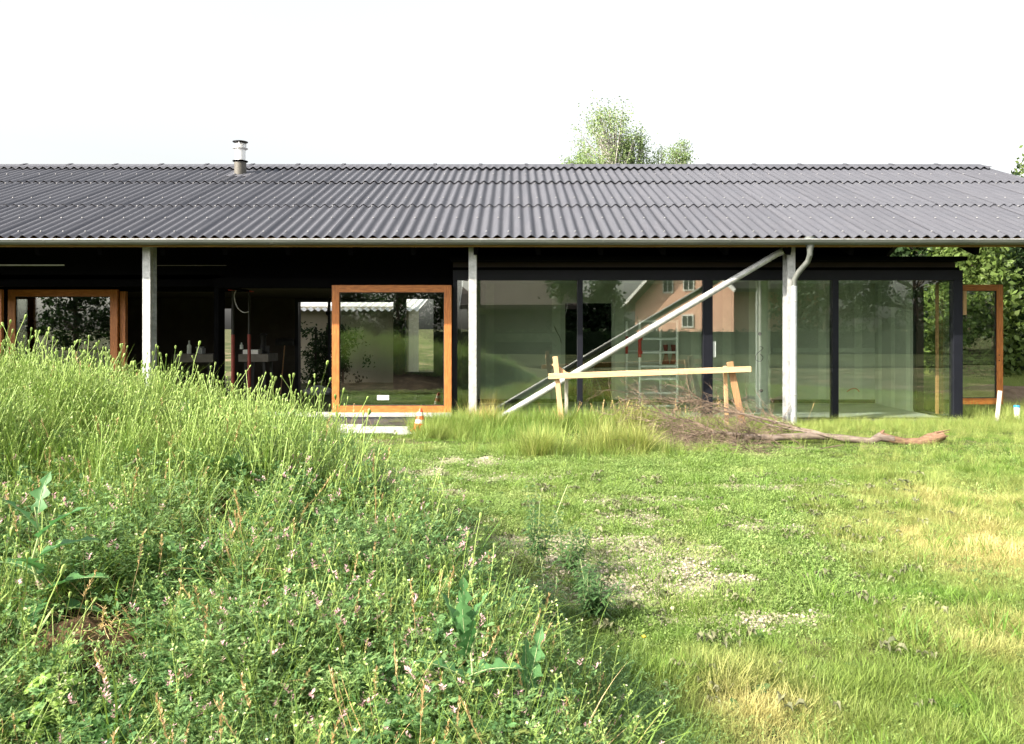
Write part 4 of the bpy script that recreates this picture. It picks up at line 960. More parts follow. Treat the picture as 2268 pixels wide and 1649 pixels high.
for s in range(5):
    rg = random.Random(100 + s)
    proto('lawn', blades(MB(), rg, 34, .055, .085, .0034, lean=.9, curl=.9, seg=2), [M['lawn']])
    proto('turf', blades(MB(), rg, 40, .085, .09, .0036, lean=.8, curl=1.1, seg=3), [M['lawn']])
    proto('tall', blades(blades(MB(), rg, 26, .34, .07, .0052, lean=.45, curl=1.0, seg=5, hv=.35), rg, 14, .17, .09, .005, lean=.7, curl=.9), [M['tall']])
    proto('fine', blades(MB(), rg, 30, .27, .08, .0030, lean=.6, curl=.8, seg=4, hv=.4), [M['tall']])
    proto('coarse', blades(MB(), rg, 9, .30, .05, .011, lean=.8, curl=1.6, seg=6, hv=.35), [M['tall']])
    proto('straw', blades(MB(), rg, 16, .22, .08, .0032, lean=1.2, curl=1.5, seg=5, hv=.5), [M['straw']])
    # creeping weeds: many small oval leaves close to the ground
    m_ = MB()
    for _ in range(60):
        a = rg.random() * 2 * PI; r = .10 * math.sqrt(rg.random()); p = Vector((r * math.cos(a), r * math.sin(a), rg.uniform(.004, .04)))
        leaflet(m_, p, rv(rg, rg.uniform(-.2, .7)), Vector((rg.uniform(-.4, .4), rg.uniform(-.4, .4), 1)), rg.uniform(.014, .032), rg.uniform(.005, .010))
    proto('creeper', m_, [M['creeper']])
    # poppy-like seed heads on thin stems
    m_ = MB()
    for _ in range(6):
        a = rg.random() * 2 * PI; r = .10 * math.sqrt(rg.random()); L = rg.uniform(.24, .42)
        P, d_ = stalk(m_, rg, (r * math.cos(a), r * math.sin(a), 0), L, .22, .0024, 5, 0, .15)
        q = P[-1]; hL = rg.uniform(.014, .024); hr = hL * .25
        m_.tube([q, q + d_ * hL * .3, q + d_ * hL * .75, q + d_ * hL], [hr * .4, hr * .8, hr * 1.1, hr * .55], 5)
        for j in range(3):
            leaflet(m_, P[j + 1], rv(rg, .9), Vector((0, 0, 1)) + rv(rg) * .3, rg.uniform(.03, .07), .006)
    proto('heads', m_, [M['stem']])
    # feathery divided-leaf clump
    def feather(nst, H_, rd, lsize, fl=0, wide=.5):
        m_ = MB()
        for _ in range(nst):
            a = rg.random() * 2 * PI; r = rd * math.sqrt(rg.random()); L = H_ * rg.uniform(.5, 1.15)
            P, d_ = stalk(m_, rg, (r * math.cos(a) * .6, r * math.sin(a) * .6, 0), L, .75, .0016, 5, 0)
            for j in range(1, 6):
                for kk in range(2):
                    az = rg.random() * 2 * PI; out = Vector((math.cos(az), math.sin(az), rg.uniform(-.1, .6))); b0 = P[j]; tip = b0 + out * rg.uniform(.02, .045)
                    for q in range(6):
                        leaflet(m_, b0.lerp(tip, .4 + .12 * q), out + rv(rg) * .9, Vector((0, 0, 1)) + rv(rg) * .5, lsize * rg.uniform(.6, 1.5), lsize * wide)
            if rg.random() < fl:
                m_.k = 1
                for q in range(12):
                    b0 = P[-1] + d_ * (q * .0032); az = rg.random() * 2 * PI
                    leaflet(m_, b0, Vector((math.cos(az), math.sin(az), .6)), Vector((0, 0, 1)), .016, .0065)
                m_.k = 0
        return m_
    proto('feather', feather(8, .27, .10, .013), [M['feather'], M['pink']])
    proto('leafy', feather(6, .22, .09, .026, 0, .55), [M['feather'], M['pink']])
    proto('flower', feather(8, .28, .09, .012, .45), [M['feather'], M['pink']])
    # shepherd's purse: stem with small triangular pods
    m_ = MB()
    for _ in range(2):
        L = rg.uniform(.28, .42); P, d_ = stalk(m_, rg, (rg.uniform(-.04, .04), rg.uniform(-.04, .04), 0), L, .35, .0016, 8)
        for j in range(3, 9):
            for kk in range(5):
                az = rg.random() * 2 * PI; out = Vector((math.cos(az), math.sin(az), .7)); b0 = P[j - 1].lerp(P[j], kk / 5)
                m_.tube([b0, b0 + out * .014], .0006, 3, cap=False); e = b0 + out * .014
                sd_ = out.cross(Vector((0, 0, 1))).normalized() * .0045; n0 = len(m_.v); m_.v += [tuple(e), tuple(e + out * .009 + sd_), tuple(e + out * .009 - sd_)]; m_.face((n0, n0 + 1, n0 + 2))
        m_.k = 1
        for kk in range(10): leaflet(m_, P[-1], rv(rg, .8), Vector((0, 0, 1)), .007, .005)
        m_.k = 0
    proto('purse', m_, [M['stem'], M['white_fl']])
    # dry seed spike
    m_ = MB(); L = rg.uniform(.26, .4); P, d_ = stalk(m_, rg, (0, 0, 0), L, .4, .0018, 6)
    for j in range(26):
        b0 = P[4].lerp(P[6], j / 26); leaflet(m_, b0, d_ * 1.2 + rv(rg, .2), Vector((0, 0, 1)) + rv(rg) * .4, .016, .006)
    proto('spike', m_, [M['straw']])
    m_ = MB()
    for _ in range(14):
        a = rg.random() * 2 * PI; r = .09 * math.sqrt(rg.random()); q = rg.uniform(.003, .011); m_.lathe([(q * .5, -q * .3), (q, q * .2), (q * .6, q * .8)], (r * math.cos(a), r * math.sin(a), 0), 5)
    proto('pebble', m_, [M['pale_dirt']])
    m_ = MB()
    for _ in range(5):
        a = rg.random() * 2 * PI; r = .10 * math.sqrt(rg.random()); az = rg.random() * 2 * PI; L = rg.uniform(.03, .06); d_ = Vector((math.cos(az), math.sin(az), rg.uniform(-.1, .5))).normalized(); s_ = d_.cross(Vector((0, 0, 1))).normalized() * L * .28; c0 = Vector((r * math.cos(a), r * math.sin(a), .025)); n0 = len(m_.v)
        for t_, ww, zz in ((0, .1, 0), (.3, .9, .012), (.65, 1, .008), (1, .1, -.01)):
            c_ = c0 + d_ * L * t_ + Vector((0, 0, zz)); m_.v += [tuple(c_ - s_ * ww + Vector((0, 0, .012 * ww))), tuple(c_), tuple(c_ + s_ * ww + Vector((0, 0, .014 * ww)))]
        for i in range(3):
            for j in range(2): q = n0 + 3 * i + j; m_.face((q, q + 1, q + 4, q + 3))
    proto('litter', m_, [M['litter']])
    # low rosette of small broad leaves
    m_ = MB()
    for _ in range(9):
        az = rg.random() * 2 * PI; L = rg.uniform(.05, .10); d_ = Vector((math.cos(az), math.sin(az), rg.uniform(.2, 1.1))).normalized(); s_ = d_.cross(Vector((0, 0, 1))).normalized(); n0 = len(m_.v); wd = L * .22
        for t_, ww in ((0, .1), (.3, .8), (.6, 1), (.85, .6), (1, .05)):
            c_ = d_ * L * t_ + Vector((0, 0, -.35 * L * t_ * t_)); m_.v += [tuple(c_ - s_ * wd * ww), tuple(c_ + s_ * wd * ww)]
        for i in range(4): q = n0 + 2 * i; m_.face((q, q + 1, q + 3, q + 2))
    proto('rosette', m_, [M['broad']])

def scatter(name, label, key, pts, scale, dry, seed=0, tilt=.12, cat=None):
    rnd = np.random.default_rng(1000 + seed); N = len(pts)
    me = bpy.data.meshes.new(name); me.vertices.add(N); me.vertices.foreach_set('co', np.asarray(pts, np.float32).reshape(-1))
    rot = np.stack([rnd.normal(0, tilt, N), rnd.normal(0, tilt, N), rnd.uniform(0, 2 * PI, N)], -1).astype(np.float32)
    a = me.attributes.new('rot', 'FLOAT_VECTOR', 'POINT'); a.data.foreach_set('vector', rot.reshape(-1))
    a = me.attributes.new('scl', 'FLOAT', 'POINT'); a.data.foreach_set('value', np.asarray(np.broadcast_to(scale, N), np.float32).copy())
    a = me.attributes.new('dry', 'FLOAT', 'POINT'); a.data.foreach_set('value', np.clip(np.broadcast_to(dry, N), 0, 1).astype(np.float32).copy())
    ps = protos[key]
    a = me.attributes.new('pid', 'INT', 'POINT'); a.data.foreach_set('value', rnd.integers(0, len(ps), N).astype(np.int32))
    o = bpy.data.objects.new(name, me); C.objects.link(o); o['kind'] = 'stuff'; o['label'] = label
    if cat: o['category'] = cat
    g_ = bpy.data.node_groups.new('scatter_' + key, 'GeometryNodeTree')
    g_.interface.new_socket('Geometry', in_out='INPUT', socket_type='NodeSocketGeometry'); g_.interface.new_socket('Geometry', in_out='OUTPUT', socket_type='NodeSocketGeometry')
    n = g_.nodes; L = g_.links; gi = n.new('NodeGroupInput'); go = n.new('NodeGroupOutput'); ip = n.new('GeometryNodeInstanceOnPoints'); jn = n.new('GeometryNodeJoinGeometry')
    for p_ in ps:
        oi = n.new('GeometryNodeObjectInfo'); oi.inputs['Object'].default_value = p_; gti = n.new('GeometryNodeGeometryToInstance')
        L.new(oi.outputs['Geometry'], gti.inputs[0]); L.new(gti.outputs[0], jn.inputs[0])
    def attr(nm, tp):
        q = n.new('GeometryNodeInputNamedAttribute'); q.data_type = tp; q.inputs['Name'].default_value = nm; return q.outputs[0]
    L.new(gi.outputs[0], ip.inputs['Points']); L.new(jn.outputs[0], ip.inputs['Instance']); ip.inputs['Pick Instance'].default_value = True
    L.new(attr('pid', 'INT'), ip.inputs['Instance Index']); L.new(attr('rot', 'FLOAT_VECTOR'), ip.inputs['Rotation']); L.new(attr('scl', 'FLOAT'), ip.inputs['Scale'])
    L.new(ip.outputs[0], go.inputs[0])
    md = o.modifiers.new('scatter', 'NODES'); md.node_group = g_
    return o
def on(x, y, dz=0): return np.stack([x, y, surf(x, y) + dz], -1)
rnd = np.random.default_rng(3)
def view_pts(n, d0, d1, power=1.0, px0=-60, px1=2330):
    """random ground points in a wide wedge before the camera, denser nearby"""
    if px1 == 2330:
        e_ = 900 if px0 != -60 else 900 + 600
        n = int(n * (px1 - px0 + e_) / (px1 - px0)); px0, px1 = (px0 - 600 if px0 == -60 else px0), px1 + 900
    u = rnd.random(n); e = 1 - power
    y = (d0 ** (2 - power) + u * (d1 ** (2 - power) - d0 ** (2 - power))) ** (1 / (2 - power))
    x = (rnd.uniform(px0, px1, n) - 1134) / FPX * y; return x, y
def gauss(x, y, cx, cy, rx, ry): return np.exp(-((x - cx) / rx) ** 2 - ((y - cy) / ry) ** 2)
def dryness(x, y):
    d_ = .75 * gauss(x, y, 3.3, 5.6, .9, .8) + .62 * gauss(x, y, 1.0, 3.2, .30, .5) + .5 * gauss(x, y, 2.6, 4.0, .7, .35) + .5 * gauss(x, y, 4.2, 7.2, 1.2, .8) + .3 * gauss(x, y, 2.4, 3.0, .5, .3)
    return 1.05 * d_ + .05 + .12 * fbm(x, y, .8, 4) + .16 * fbm(x, y, .13, 14)
bare = [(.36, 4.72, .30, .22), (.85, 5.35, .55, .26), (.45, 5.75, .45, .20), (-.32, 6.05, .22, .16), (1.35, 4.25, .35, .10), (.95, 4.85, .35, .18), (-.75, 7.6, .45, .22), (.0, 8.3, .5, .2), (1.3, 7.2, .5, .16), (-.4, 9.3, .5, .25), (2.5, 7.8, .6, .16), (1.0, 6.5, .4, .15), (-1.1, 8.6, .4, .2), (2.0, 6.2, .4, .12)]
def bareness(x, y):
    b_ = sum(gauss(x, y, q[0], q[1], q[2] * 1.5, q[3] * 1.5) for q in bare) + .42 * gauss(x, y, .75, 5.15, .6, .6)
    return smooth((b_ + .32 * fbm(x, y, .10, 17) - .42) * 2.2)
def ragged_sheet(name, x0, x1, y0, y1, st, mask, m_, dz):
    xs_ = np.arange(x0, x1, st); ys_ = np.arange(y0, y1, st); XX, YY = np.meshgrid(xs_, ys_); mk = mask(XX, YY)
    ZZ = ground_h(XX, YY) + dz + .006 * fbm(XX, YY, .05, 2) * (mk > .5) - .012 * (mk < .35)
    v = np.stack([XX, YY, ZZ], -1).reshape(-1, 3); nx = len(xs_); F_ = []
    ok = mk > .25
    for jj in range(len(ys_) - 1):
        for ii in range(nx - 1):
            if ok[jj, ii] and ok[jj, ii + 1] and ok[jj + 1, ii] and ok[jj + 1, ii + 1]: a = jj * nx + ii; F_.append((a, a + 1, a + nx + 1, a + nx))
    used = sorted({k_ for f_ in F_ for k_ in f_}); mp_ = {k_: n_ for n_, k_ in enumerate(used)}
    me = new_mesh(name, v[used].tolist(), [tuple(mp_[k_] for k_ in f_) for f_ in F_], m_, smooth=True); o = bpy.data.objects.new(name, me); C.objects.link(o); o['kind'] = 'structure'; return o
ragged_sheet('bare_dirt', -1.4, 3.4, 3.9, 9.8, .03, bareness, M['pale_dirt'], .006)

house_clear = lambda x, y: (y < 13.3) | (x > 7.9)
side = lambda x, y: smooth((x - (1.4 + .25 * (y - 4))) / 1.2)          # 0 among the weeds, 1 on the turf at the right
# low lawn
x, y = view_pts(26000, 2.7, 9.0, 1.0); k = (mound_h(x, y) < .05) & (rnd.random(len(x)) > .72 * bareness(x, y)) & (rnd.random(len(x)) < .35 + .85 * side(x, y) + .8 * (1 - smooth((y - 3.4) / 1.2))); x, y = x[k], y[k]
scatter('lawn_grass', 'short mown grass with yellow dry patches', 'turf', on(x, y), rnd.uniform(.45, 1.0, len(x)) * np.clip(.95 + .45 * fbm(x, y, .25, 33), .45, 1.7), dryness(x, y), 1)
x, y = view_pts(36000, 5.5, 13.3, .6); k = (mound_h(x, y) < .05) & (rnd.random(len(x)) > .72 * bareness(x, y)) & house_clear(x, y) & (rnd.random(len(x)) < .55 + .5 * side(x, y)); x, y = x[k], y[k]
scatter('lawn_grass', 'short grass in front of the house', 'lawn', on(x, y), rnd.uniform(.45, .95, len(x)) * (1 - .45 * gauss(x, y, WX(1800, 11), 11, 2.6, .9)), dryness(x, y) * .8, 2)
x, y = view_pts(30000, 2.8, 10.5, .8); k = (mound_h(x, y) < .08) & (rnd.random(len(x)) > .70 * bareness(x, y)) & (rnd.random(len(x)) < (1.0 - .85 * side(x, y)) * (.15 + .85 * smooth((y - 3.4) / 1.2))); x, y = x[k], y[k]
scatter('creeping_weeds', 'low small-leaved weeds covering the middle of the lawn', 'creeper', on(x, y), rnd.uniform(.5, 1.15, len(x)) * (.7 + .3 * smooth((y - 3.5) / 2)), .15 + .5 * smooth(fbm(x, y, .3, 9) * .8), 3)
x, y = view_pts(420, 3.0, 9, 1.0); k = mound_h(x, y) < .05; x, y = x[k], y[k]
scatter('rosette_weeds', 'broad-leaved weeds dotted about the lawn', 'rosette', on(x, y), rnd.uniform(.5, 1.1, len(x)), 0, 4)
x, y = view_pts(9000, 3.8, 9.5, .9, 700, 2000); k = rnd.random(len(x)) < bareness(x, y) * .8; x, y = x[k], y[k]
scatter('pebbles', 'small pale stones on the bare dirt', 'pebble', on(x, y, .004), rnd.uniform(.6, 1.6, len(x)), 0, 40)
x, y = view_pts(420, 3.2, 8.5, .6, 900, 2100); k = (mound_h(x, y) < .03) & (rnd.random(len(x)) < .3 + .7 * (fbm(x, y, .3, 19) > .2)); x, y = x[k], y[k]
scatter('leaf_litter', 'withered leaves scattered over the lawn', 'litter', on(x, y, .01), rnd.uniform(.5, 1.3, len(x)), 0, 41)
x, y = view_pts(650, 2.8, 9.5, .6, 1100, 2330); k = (mound_h(x, y) < .03) & (fbm(x, y, .4, 23) > .1); x, y = x[k], y[k]
scatter('lawn_wisps', 'longer loose blades in the lawn', 'turf', on(x, y), rnd.uniform(1.0, 1.7, len(x)), .1 * rnd.random(len(x)), 42, tilt=.3)
# strip along the house and far grass
x = rnd.uniform(-2.2, 8.4, 5200); y = rnd.uniform(12.0, 13.45, 5200)
k = ((x > WX(955, 12.3)) | (y > 12.9)) & (rnd.random(len(x)) < .75); x, y = x[k], y[k]
scatter('verge_grass', 'taller weeds growing along the foot of the glass wall', 'fine', on(x, y), rnd.uniform(.25, .75, len(x)) * (.55 + .25 * (x > 3)), .1 + .3 * rnd.random(len(x)), 5)
x = rnd.uniform(7.9, 20, 9000); y = rnd.uniform(12.5, 27, 9000); k = ~((x > 8.7) & (y > 15.6) & (y < 18.6)); x, y = x[k], y[k]
scatter('far_grass', 'meadow grass beyond the right corner of the house', 'fine', on(x, y), rnd.uniform(.5, 1.2, len(x)), .15 + .2 * rnd.random(len(x)), 6)

# tall grass clumps before the glass wall
def clump(cx_, cy_, rx, ry, n): return rnd.normal(cx_, rx, n), rnd.normal(cy_, ry, n)
parts = []
for px, d_, rx, ry, n, sc_, dr in ((1260, 12.3, 1.0, .22, 420, .95, .10), (1380, 12.3, .5, .2, 150, .9, .2), (1015, 12.1, .30, .22, 200, .85, .12), (985, 11.5, .22, .2, 90, .7, .12), (1120, 11.6, .5, .3, 160, .6, .05), (1270, 9.9, .85, .20, 260, .55, .15), (1190, 9.7, .12, .12, 55, 1.1, .22), (1370, 10.0, .22, .15, 90, 1.1, .3), (1480, 10.1, .4, .25, 70, .45, .15), (1400, 12.0, .12, .1, 26, 1.4, .4), (1060, 12.5, .14, .1, 40, 1.1, .75), (2000, 12.6, 1.4, .3, 120, .4, .1)):
    a, b = clump(WX(px, d_), d_, rx, ry, n); parts.append((a, b, np.full(n, sc_) * rnd.uniform(.7, 1.2, n), np.full(n, dr) + rnd.uniform(-.1, .2, n)))
x, y, s_, dr = (np.concatenate(q) for q in zip(*parts)); k = y < 13.2; x, y, s_, dr = x[k], y[k], s_[k], dr[k]
scatter('tall_grass', 'tall grass tufts in front of the glass wall and under the timber trestle', 'tall', on(x, y), s_, dr, 7)
x, y = clump(WX(1400, 12.3), 12.3, 1.4, .25, 60); scatter('seed_spikes', 'dry seed spikes among the tall grass at the trestle', 'spike', on(x, y), rnd.uniform(.8, 1.6, 60), 0, 8)
x, y = clump(WX(1680, 11.6), 11.6, .7, .5, 200); scatter('tall_grass', 'grass grown through the fallen branch', 'fine', on(x, y), rnd.uniform(.4, .9, 200), .25, 9)
# right meadow wisps
x, y = view_pts(700, 5, 12.5, .5, 1900, 2330); scatter('lawn_wisps', 'longer bright grass wisps at the right of the lawn', 'fine', on(x, y), rnd.uniform(.3, .65, len(x)), .2 + .2 * rnd.random(len(x)), 10)

def at(px, py, d0=1.6, d1=9.0):
    """where the ray through a picture point first meets the ground or the mound"""
    for i in range(2000):
        d_ = d0 + (d1 - d0) * i / 2000; p = W(px, py, d_)
        if p.z <= float(surf(p.x, p.y)): return p.x, p.y
    return p.x, p.y
# the overgrown mound
def mound_pts(n, lo=.03, y0=1.6, y1=7.2):
    n = int(n * 1.4)
    x = rnd.uniform(-6.6, 1.3, n * 4); y = rnd.uniform(y0, y1, n * 4); k = (mound_h(x, y) > lo) & (np.abs(x) < y * .95 + .5) & (rnd.random(n * 4) < np.clip(3.2 / y, .3, 1)); return x[k][:n], y[k][:n]
HP = [(at(205, 1425), .19, .17, 1.0), (at(250, 1530), .13, .12, 1.0), (at(470, 1180), .12, .26, .85), (at(360, 1130), .07, .12, .8), (at(520, 1180), .10, .16, .7), (at(900, 1500), .08, .10, .7), (at(620, 1430), .07, .12, .6), (at(1010, 1200), .08, .12, .7), (at(480, 1600), .08, .08, .6)]
hole = lambda x, y: np.minimum(1.0, sum(gauss(x, y, q[0][0], q[0][1], q[1], q[2]) * q[3] * 1.3 for q in HP))
def thin(x, y, f=1.05): k = rnd.random(len(x)) > f * hole(x, y); return x[k], y[k]
gap = lambda x, y: smooth((fbm(x, y, .16, 21) - .10) * 1.6)
hs_ = lambda x, y: np.clip(.40 + 2.6 * mound_h(x, y), .4, 1)
up = lambda x, y: smooth((mound_h(x, y) - .55) / .3) * smooth((y - 3.3) / .9)       # 1 on the crest
x, y = thin(*mound_pts(3900)); k = rnd.random(len(x)) < 1.0 - .8 * up(x, y) - .75 * gap(x, y); x, y = x[k], y[k]
scatter('feathery_weeds', 'soft feathery-leaved weeds covering the front of the mound', 'feather', on(x, y, -.01), hs_(x, y) * rnd.uniform(.5, 1.05, len(x)) * (1.1 + .35 * fbm(x, y, .22, 31)), .05 + .35 * (fbm(x, y, .3, 6) > .9) + .1 * rnd.random(len(x)), 11)
x, y = thin(*mound_pts(700, .06)); k = (rnd.random(len(x)) < 1 - .8 * up(x, y)) & (fbm(x, y, .35, 12) > -.35); x, y = x[k], y[k]
scatter('flowering_weeds', 'feathery weeds with small pink flower spikes on the mound', 'flower', on(x, y), hs_(x, y) * rnd.uniform(.6, 1.1, len(x)), 0, 12)
x, y = thin(*mound_pts(1500, .02)); k = (rnd.random(len(x)) < 1 - .9 * up(x, y)) & (fbm(x, y, .28, 51) > -.1); x, y = x[k], y[k]
scatter('leafy_weeds', 'larger-leaved weeds in patches on the mound', 'leafy', on(x, y, -.01), hs_(x, y) * rnd.uniform(.5, 1.2, len(x)), .35 * (fbm(x, y, .2, 52) > .8), 30)
x, y = thin(*mound_pts(9000, .10, 2.2)); k = rnd.random(len(x)) < .15 + .8 * up(x, y) + .2 * (fbm(x, y, .3, 71) > .5); x, y = x[k], y[k]
scatter('mound_grass', 'fine pale grass on the mound', 'fine', on(x, y, -.02), rnd.uniform(.45, 1.05, len(x)) * np.clip(1.0 + .5 * fbm(x, y, .20, 61) + .25 * fbm(x, y, .07, 62), .45, 1.7), .0 + .18 * rnd.random(len(x)), 13, tilt=.25)
x, y = thin(*mound_pts(7500, .25, 2.6)); k = rnd.random(len(x)) < .09 + .75 * up(x, y); x, y = x[k], y[k]
scatter('seed_head_stems', 'upright stems with small green seed heads along the top of the mound', 'heads', on(x, y, -.03), rnd.uniform(.5, .85, len(x)) * (1 + .4 * (rnd.random(len(x)) < .18)) * np.clip(1.0 + .5 * fbm(x, y, .20, 61) + .25 * fbm(x, y, .07, 62), .45, 1.7), .12 * rnd.random(len(x)), 14, tilt=.1)
x, y = thin(*mound_pts(600, .08)); scatter('pod_stems', 'thin stems with little triangular pods on the mound', 'purse', on(x, y), rnd.uniform(.6, 1.1, len(x)), 0, 15, tilt=.3)
x, y = thin(*mound_pts(1400, .04)); k = rnd.random(len(x)) < .2 + gap(x, y); x, y = x[k], y[k]
scatter('coarse_grass', 'broad arching green grass blades on the mound', 'coarse', on(x, y), rnd.uniform(.5, 1.0, len(x)), .1 * rnd.random(len(x)), 22, tilt=.3)
x, y = mound_pts(1300, .10); k = rnd.random(len(x)) < .15 + gap(x, y); x, y = x[k], y[k]
scatter('dry_grass', 'arching straw-coloured grass on the mound', 'straw', on(x, y), rnd.uniform(.6, 1.2, len(x)), 0, 16, tilt=.4)
x, y = mound_pts(320, .1); scatter('dry_spikes', 'dry seed spikes standing on the mound', 'spike', on(x, y), rnd.uniform(.6, 1.1, len(x)), 0, 17)
x, y = thin(*mound_pts(900, .03)); scatter('mound_rosettes', 'small broad-leaved weeds on the mound', 'rosette', on(x, y, .02), rnd.uniform(.5, 1.1, len(x)), 0, 18, tilt=.5)
# fringe where the mound runs out into the lawn
x, y = view_pts(5000, 2.7, 7.5, 1.0, 700, 1750); hh = mound_h(x + .0, y); k = (mound_h(x - .16, y) > .02) & (hh < .06) & (rnd.random(len(x)) < .6); x, y = x[k], y[k]
scatter('fringe_weeds', 'weeds at the right foot of the mound', 'feather', on(x, y), rnd.uniform(.35, .75, len(x)), .15 * rnd.random(len(x)), 19)
x, y = view_pts(900, 2.7, 7.5, 1.0, 900, 1750); k = (mound_h(x - .3, y) > .02) & (mound_h(x, y) < .1); x, y = x[k], y[k]
scatter('fringe_grass', 'soft longer grass at the right foot of the mound', 'fine', on(x, y), rnd.uniform(.3, .6, len(x)), .2 * rnd.random(len(x)), 20, tilt=.3)

# ------------------------------------------------------------------ single plants that can be told apart
def big_leaf(parent, base, az, elev, L, Wd, lobes, m_leaf, seed, curl=.7, ribw=.03, jag=.5, twist=0.0):
    """one leaf: a curved blade of quads with a toothed outline, pale midrib standing proud"""
    rg = random.Random(seed); n = max(10, lobes * 5); jag = .72 if lobes else 0; m_ = MB(); d_ = Vector((math.cos(az) * math.cos(elev), math.sin(az) * math.cos(elev), math.sin(elev)))
    side_ = Vector((-math.sin(az), math.cos(az), 0)); side_ = (side_ * math.cos(twist) + d_.cross(side_) * math.sin(twist)).normalized(); c = Vector(base); mid = []; dd = d_.copy()
    for i in range(n + 1):
        t_ = i / n; env = math.sin(PI * min(1, t_ ** .75 * .93 + .05)) ** .8
        saw = 1 - jag * (0.5 + .5 * math.cos(2 * PI * lobes * t_)) if lobes else 1
        ww = Wd / 2 * max(env * saw, .05 if t_ < .9 else .0); nrm = dd.cross(side_).normalized(); back = -dd * ww * (.35 if lobes else 0)
        wl, wr = ww * rg.uniform(.7, 1.15), ww * rg.uniform(.7, 1.15)
        for s_, q in ((-1, wl), (-.5, wl), (0, 0), (.5, wr), (1, wr)):
            z = -.28 * q * (abs(s_) - 0) if True else 0
            m_.v.append(tuple(c + side_ * s_ * q - nrm * (-.30 * q * abs(s_)) + (back if abs(s_) == 1 else back * .3 if s_ else Vector()) + rv(rg, None) * .0015))
        mid.append(c.copy()); dd = (dd + Vector((0, 0, -1)) * curl / n + rv(rg) * .05).normalized(); c = c + dd * L / n
    for i in range(n):
        for j in range(4): a = i * 5 + j; m_.face((a, a + 1, a + 6, a + 5))
    m_.k = 1; m_.tube([p + Vector((0, 0, .0015)) for p in mid[:-1]], [L * ribw * .32 * (1 - .8 * i / n) for i in range(n)], 5)
    o = put('leaf', m_, [m_leaf, M['rib']], parent, smooth=True); return o
def stem_part(parent, pts, r0, r1, m_):
    put('stem', MB().tube(pts, [r0 + (r1 - r0) * i / (len(pts) - 1) for i in range(len(pts))], 7), m_, parent, smooth=True)
def lettuce(label, x, y, h, leaves, seed, m_='lettuce', z=None, name='prickly_lettuce'):
    rg = random.Random(seed); z = float(surf(x, y)) if z is None else z
    t_ = thing(name, label, 'plant', (x, y, z)); P = [Vector((x + rg.uniform(-.01, .01) * i, y, z - .05 + (h + .05) * i / 5)) for i in range(6)]
    stem_part(t_, P, .0065, .003, M['rib'])
    for zz, az, el, L, Wd, lb in leaves: big_leaf(t_, (x, y, z + zz * h), math.radians(az), math.radians(el), L, Wd, lb, M[m_], rg.randint(0, 9999))
    return t_
X, Y = at(1030, 1640)
big = lambda ls, a, b: [(z_, az_, el_, L_ * a, W_ * b, n_) for z_, az_, el_, L_, W_, n_ in ls]
lettuce('tall jagged-leaved wild lettuce standing upright at the bottom centre', X, Y, .36, big([(.98, 100, 82, .13, .05, 4), (.92, 250, 80, .13, .05, 4), (.9, 20, 75, .13, .05, 4), (.55, 185, 35, .13, .075, 4), (.55, -5, 30, .15, .085, 4), (.8, 170, 70, .15, .06, 4), (.25, 200, -5, .13, .06, 4), (.2, -30, 10, .14, .07, 4), (.75, 300, 65, .12, .05, 4)], 1.35, 1.5), 5)
X, Y = at(1170, 1640)
lettuce('second wild lettuce with wide toothed leaves right of the tall one', X, Y, .17, big([(.9, 75, 75, .16, .06, 4), (.7, 10, 25, .14, .09, 4), (.6, 160, 40, .13, .06, 4), (.4, -20, 0, .14, .07, 4), (.8, 110, 80, .14, .05, 4), (.3, 240, 20, .12, .05, 4)], 1.4, 1.5), 6)
X, Y = at(85, 1400)
lettuce('large pale wild lettuce with deeply lobed leaves at the left edge', X, Y, .46, big([(.95, 90, 78, .16, .07, 3), (.8, 200, 60, .18, .07, 3), (.75, 10, 50, .22, .09, 3), (.6, 20, 30, .22, .10, 3), (.45, 170, 30, .20, .09, 3), (.3, 5, 30, .26, .11, 3), (.25, -60, 10, .2, .09, 3), (.15, 15, 15, .24, .11, 3), (.5, 270, 40, .2, .08, 3)], 1.0, 1.2), 7)
X, Y = at(393, 985)
lettuce('pair of broad bluish leaves poking out high on the mound', X, Y, .20, big([(.5, 60, 70, .20, .10, 0), (.5, 120, 75, .19, .09, 0), (.2, 185, 8, .16, .05, 0), (.3, 20, 50, .12, .06, 0)], 1.1, 1.25), 8, 'broad', name='broad_leaf_plant')
X, Y = at(525, 1110)
lettuce('dark green rosette plant among dry grass on the mound', X, Y, .17, [(.9, a * 51 + 7 * (a % 2), 20 + 20 * (a % 3), .14, .065, 0) for a in range(8)], 9, 'broad', name='rosette_plant')
def palmate(parent, c, nrm, ax, r, m_leaf, seed):
    rg = random.Random(seed); nrm = Vector(nrm).normalized(); u = (Vector(ax) - nrm * Vector(ax).dot(nrm)).normalized(); v_ = nrm.cross(u); q = MB(); q.v.append(tuple(c)); K = 40
    for ring in (.5, 1):
        for i in range(K):
            th = -2.65 + 5.3 * i / (K - 1); rr_ = r * (.62 + .38 * abs(math.cos(th * 1.5))) * (1 + .10 * math.cos(th * 17)) * (1 - .25 * (abs(th) / 2.65) ** 2) * ring
            q.v.append(tuple(Vector(c) + (u * math.cos(th) + v_ * math.sin(th)) * rr_ + nrm * (-.18 * rr_ * ring + .05 * r * math.cos(th * 6) * ring)))
    for i in range(K - 1): q.face((0, 1 + i, 2 + i)); q.face((1 + i, 1 + K + i, 2 + K + i, 2 + i))
    q.k = 1
    for th in (-1.3, -.65, 0, .65, 1.3): q.tube([Vector(c) + nrm * .001, Vector(c) + (u * math.cos(th) + v_ * math.sin(th)) * r * .8 + nrm * (-.1 * r)], [.0011, .0004], 4)
    put('leaf', q, [m_leaf, M['rib']], parent, smooth=True)
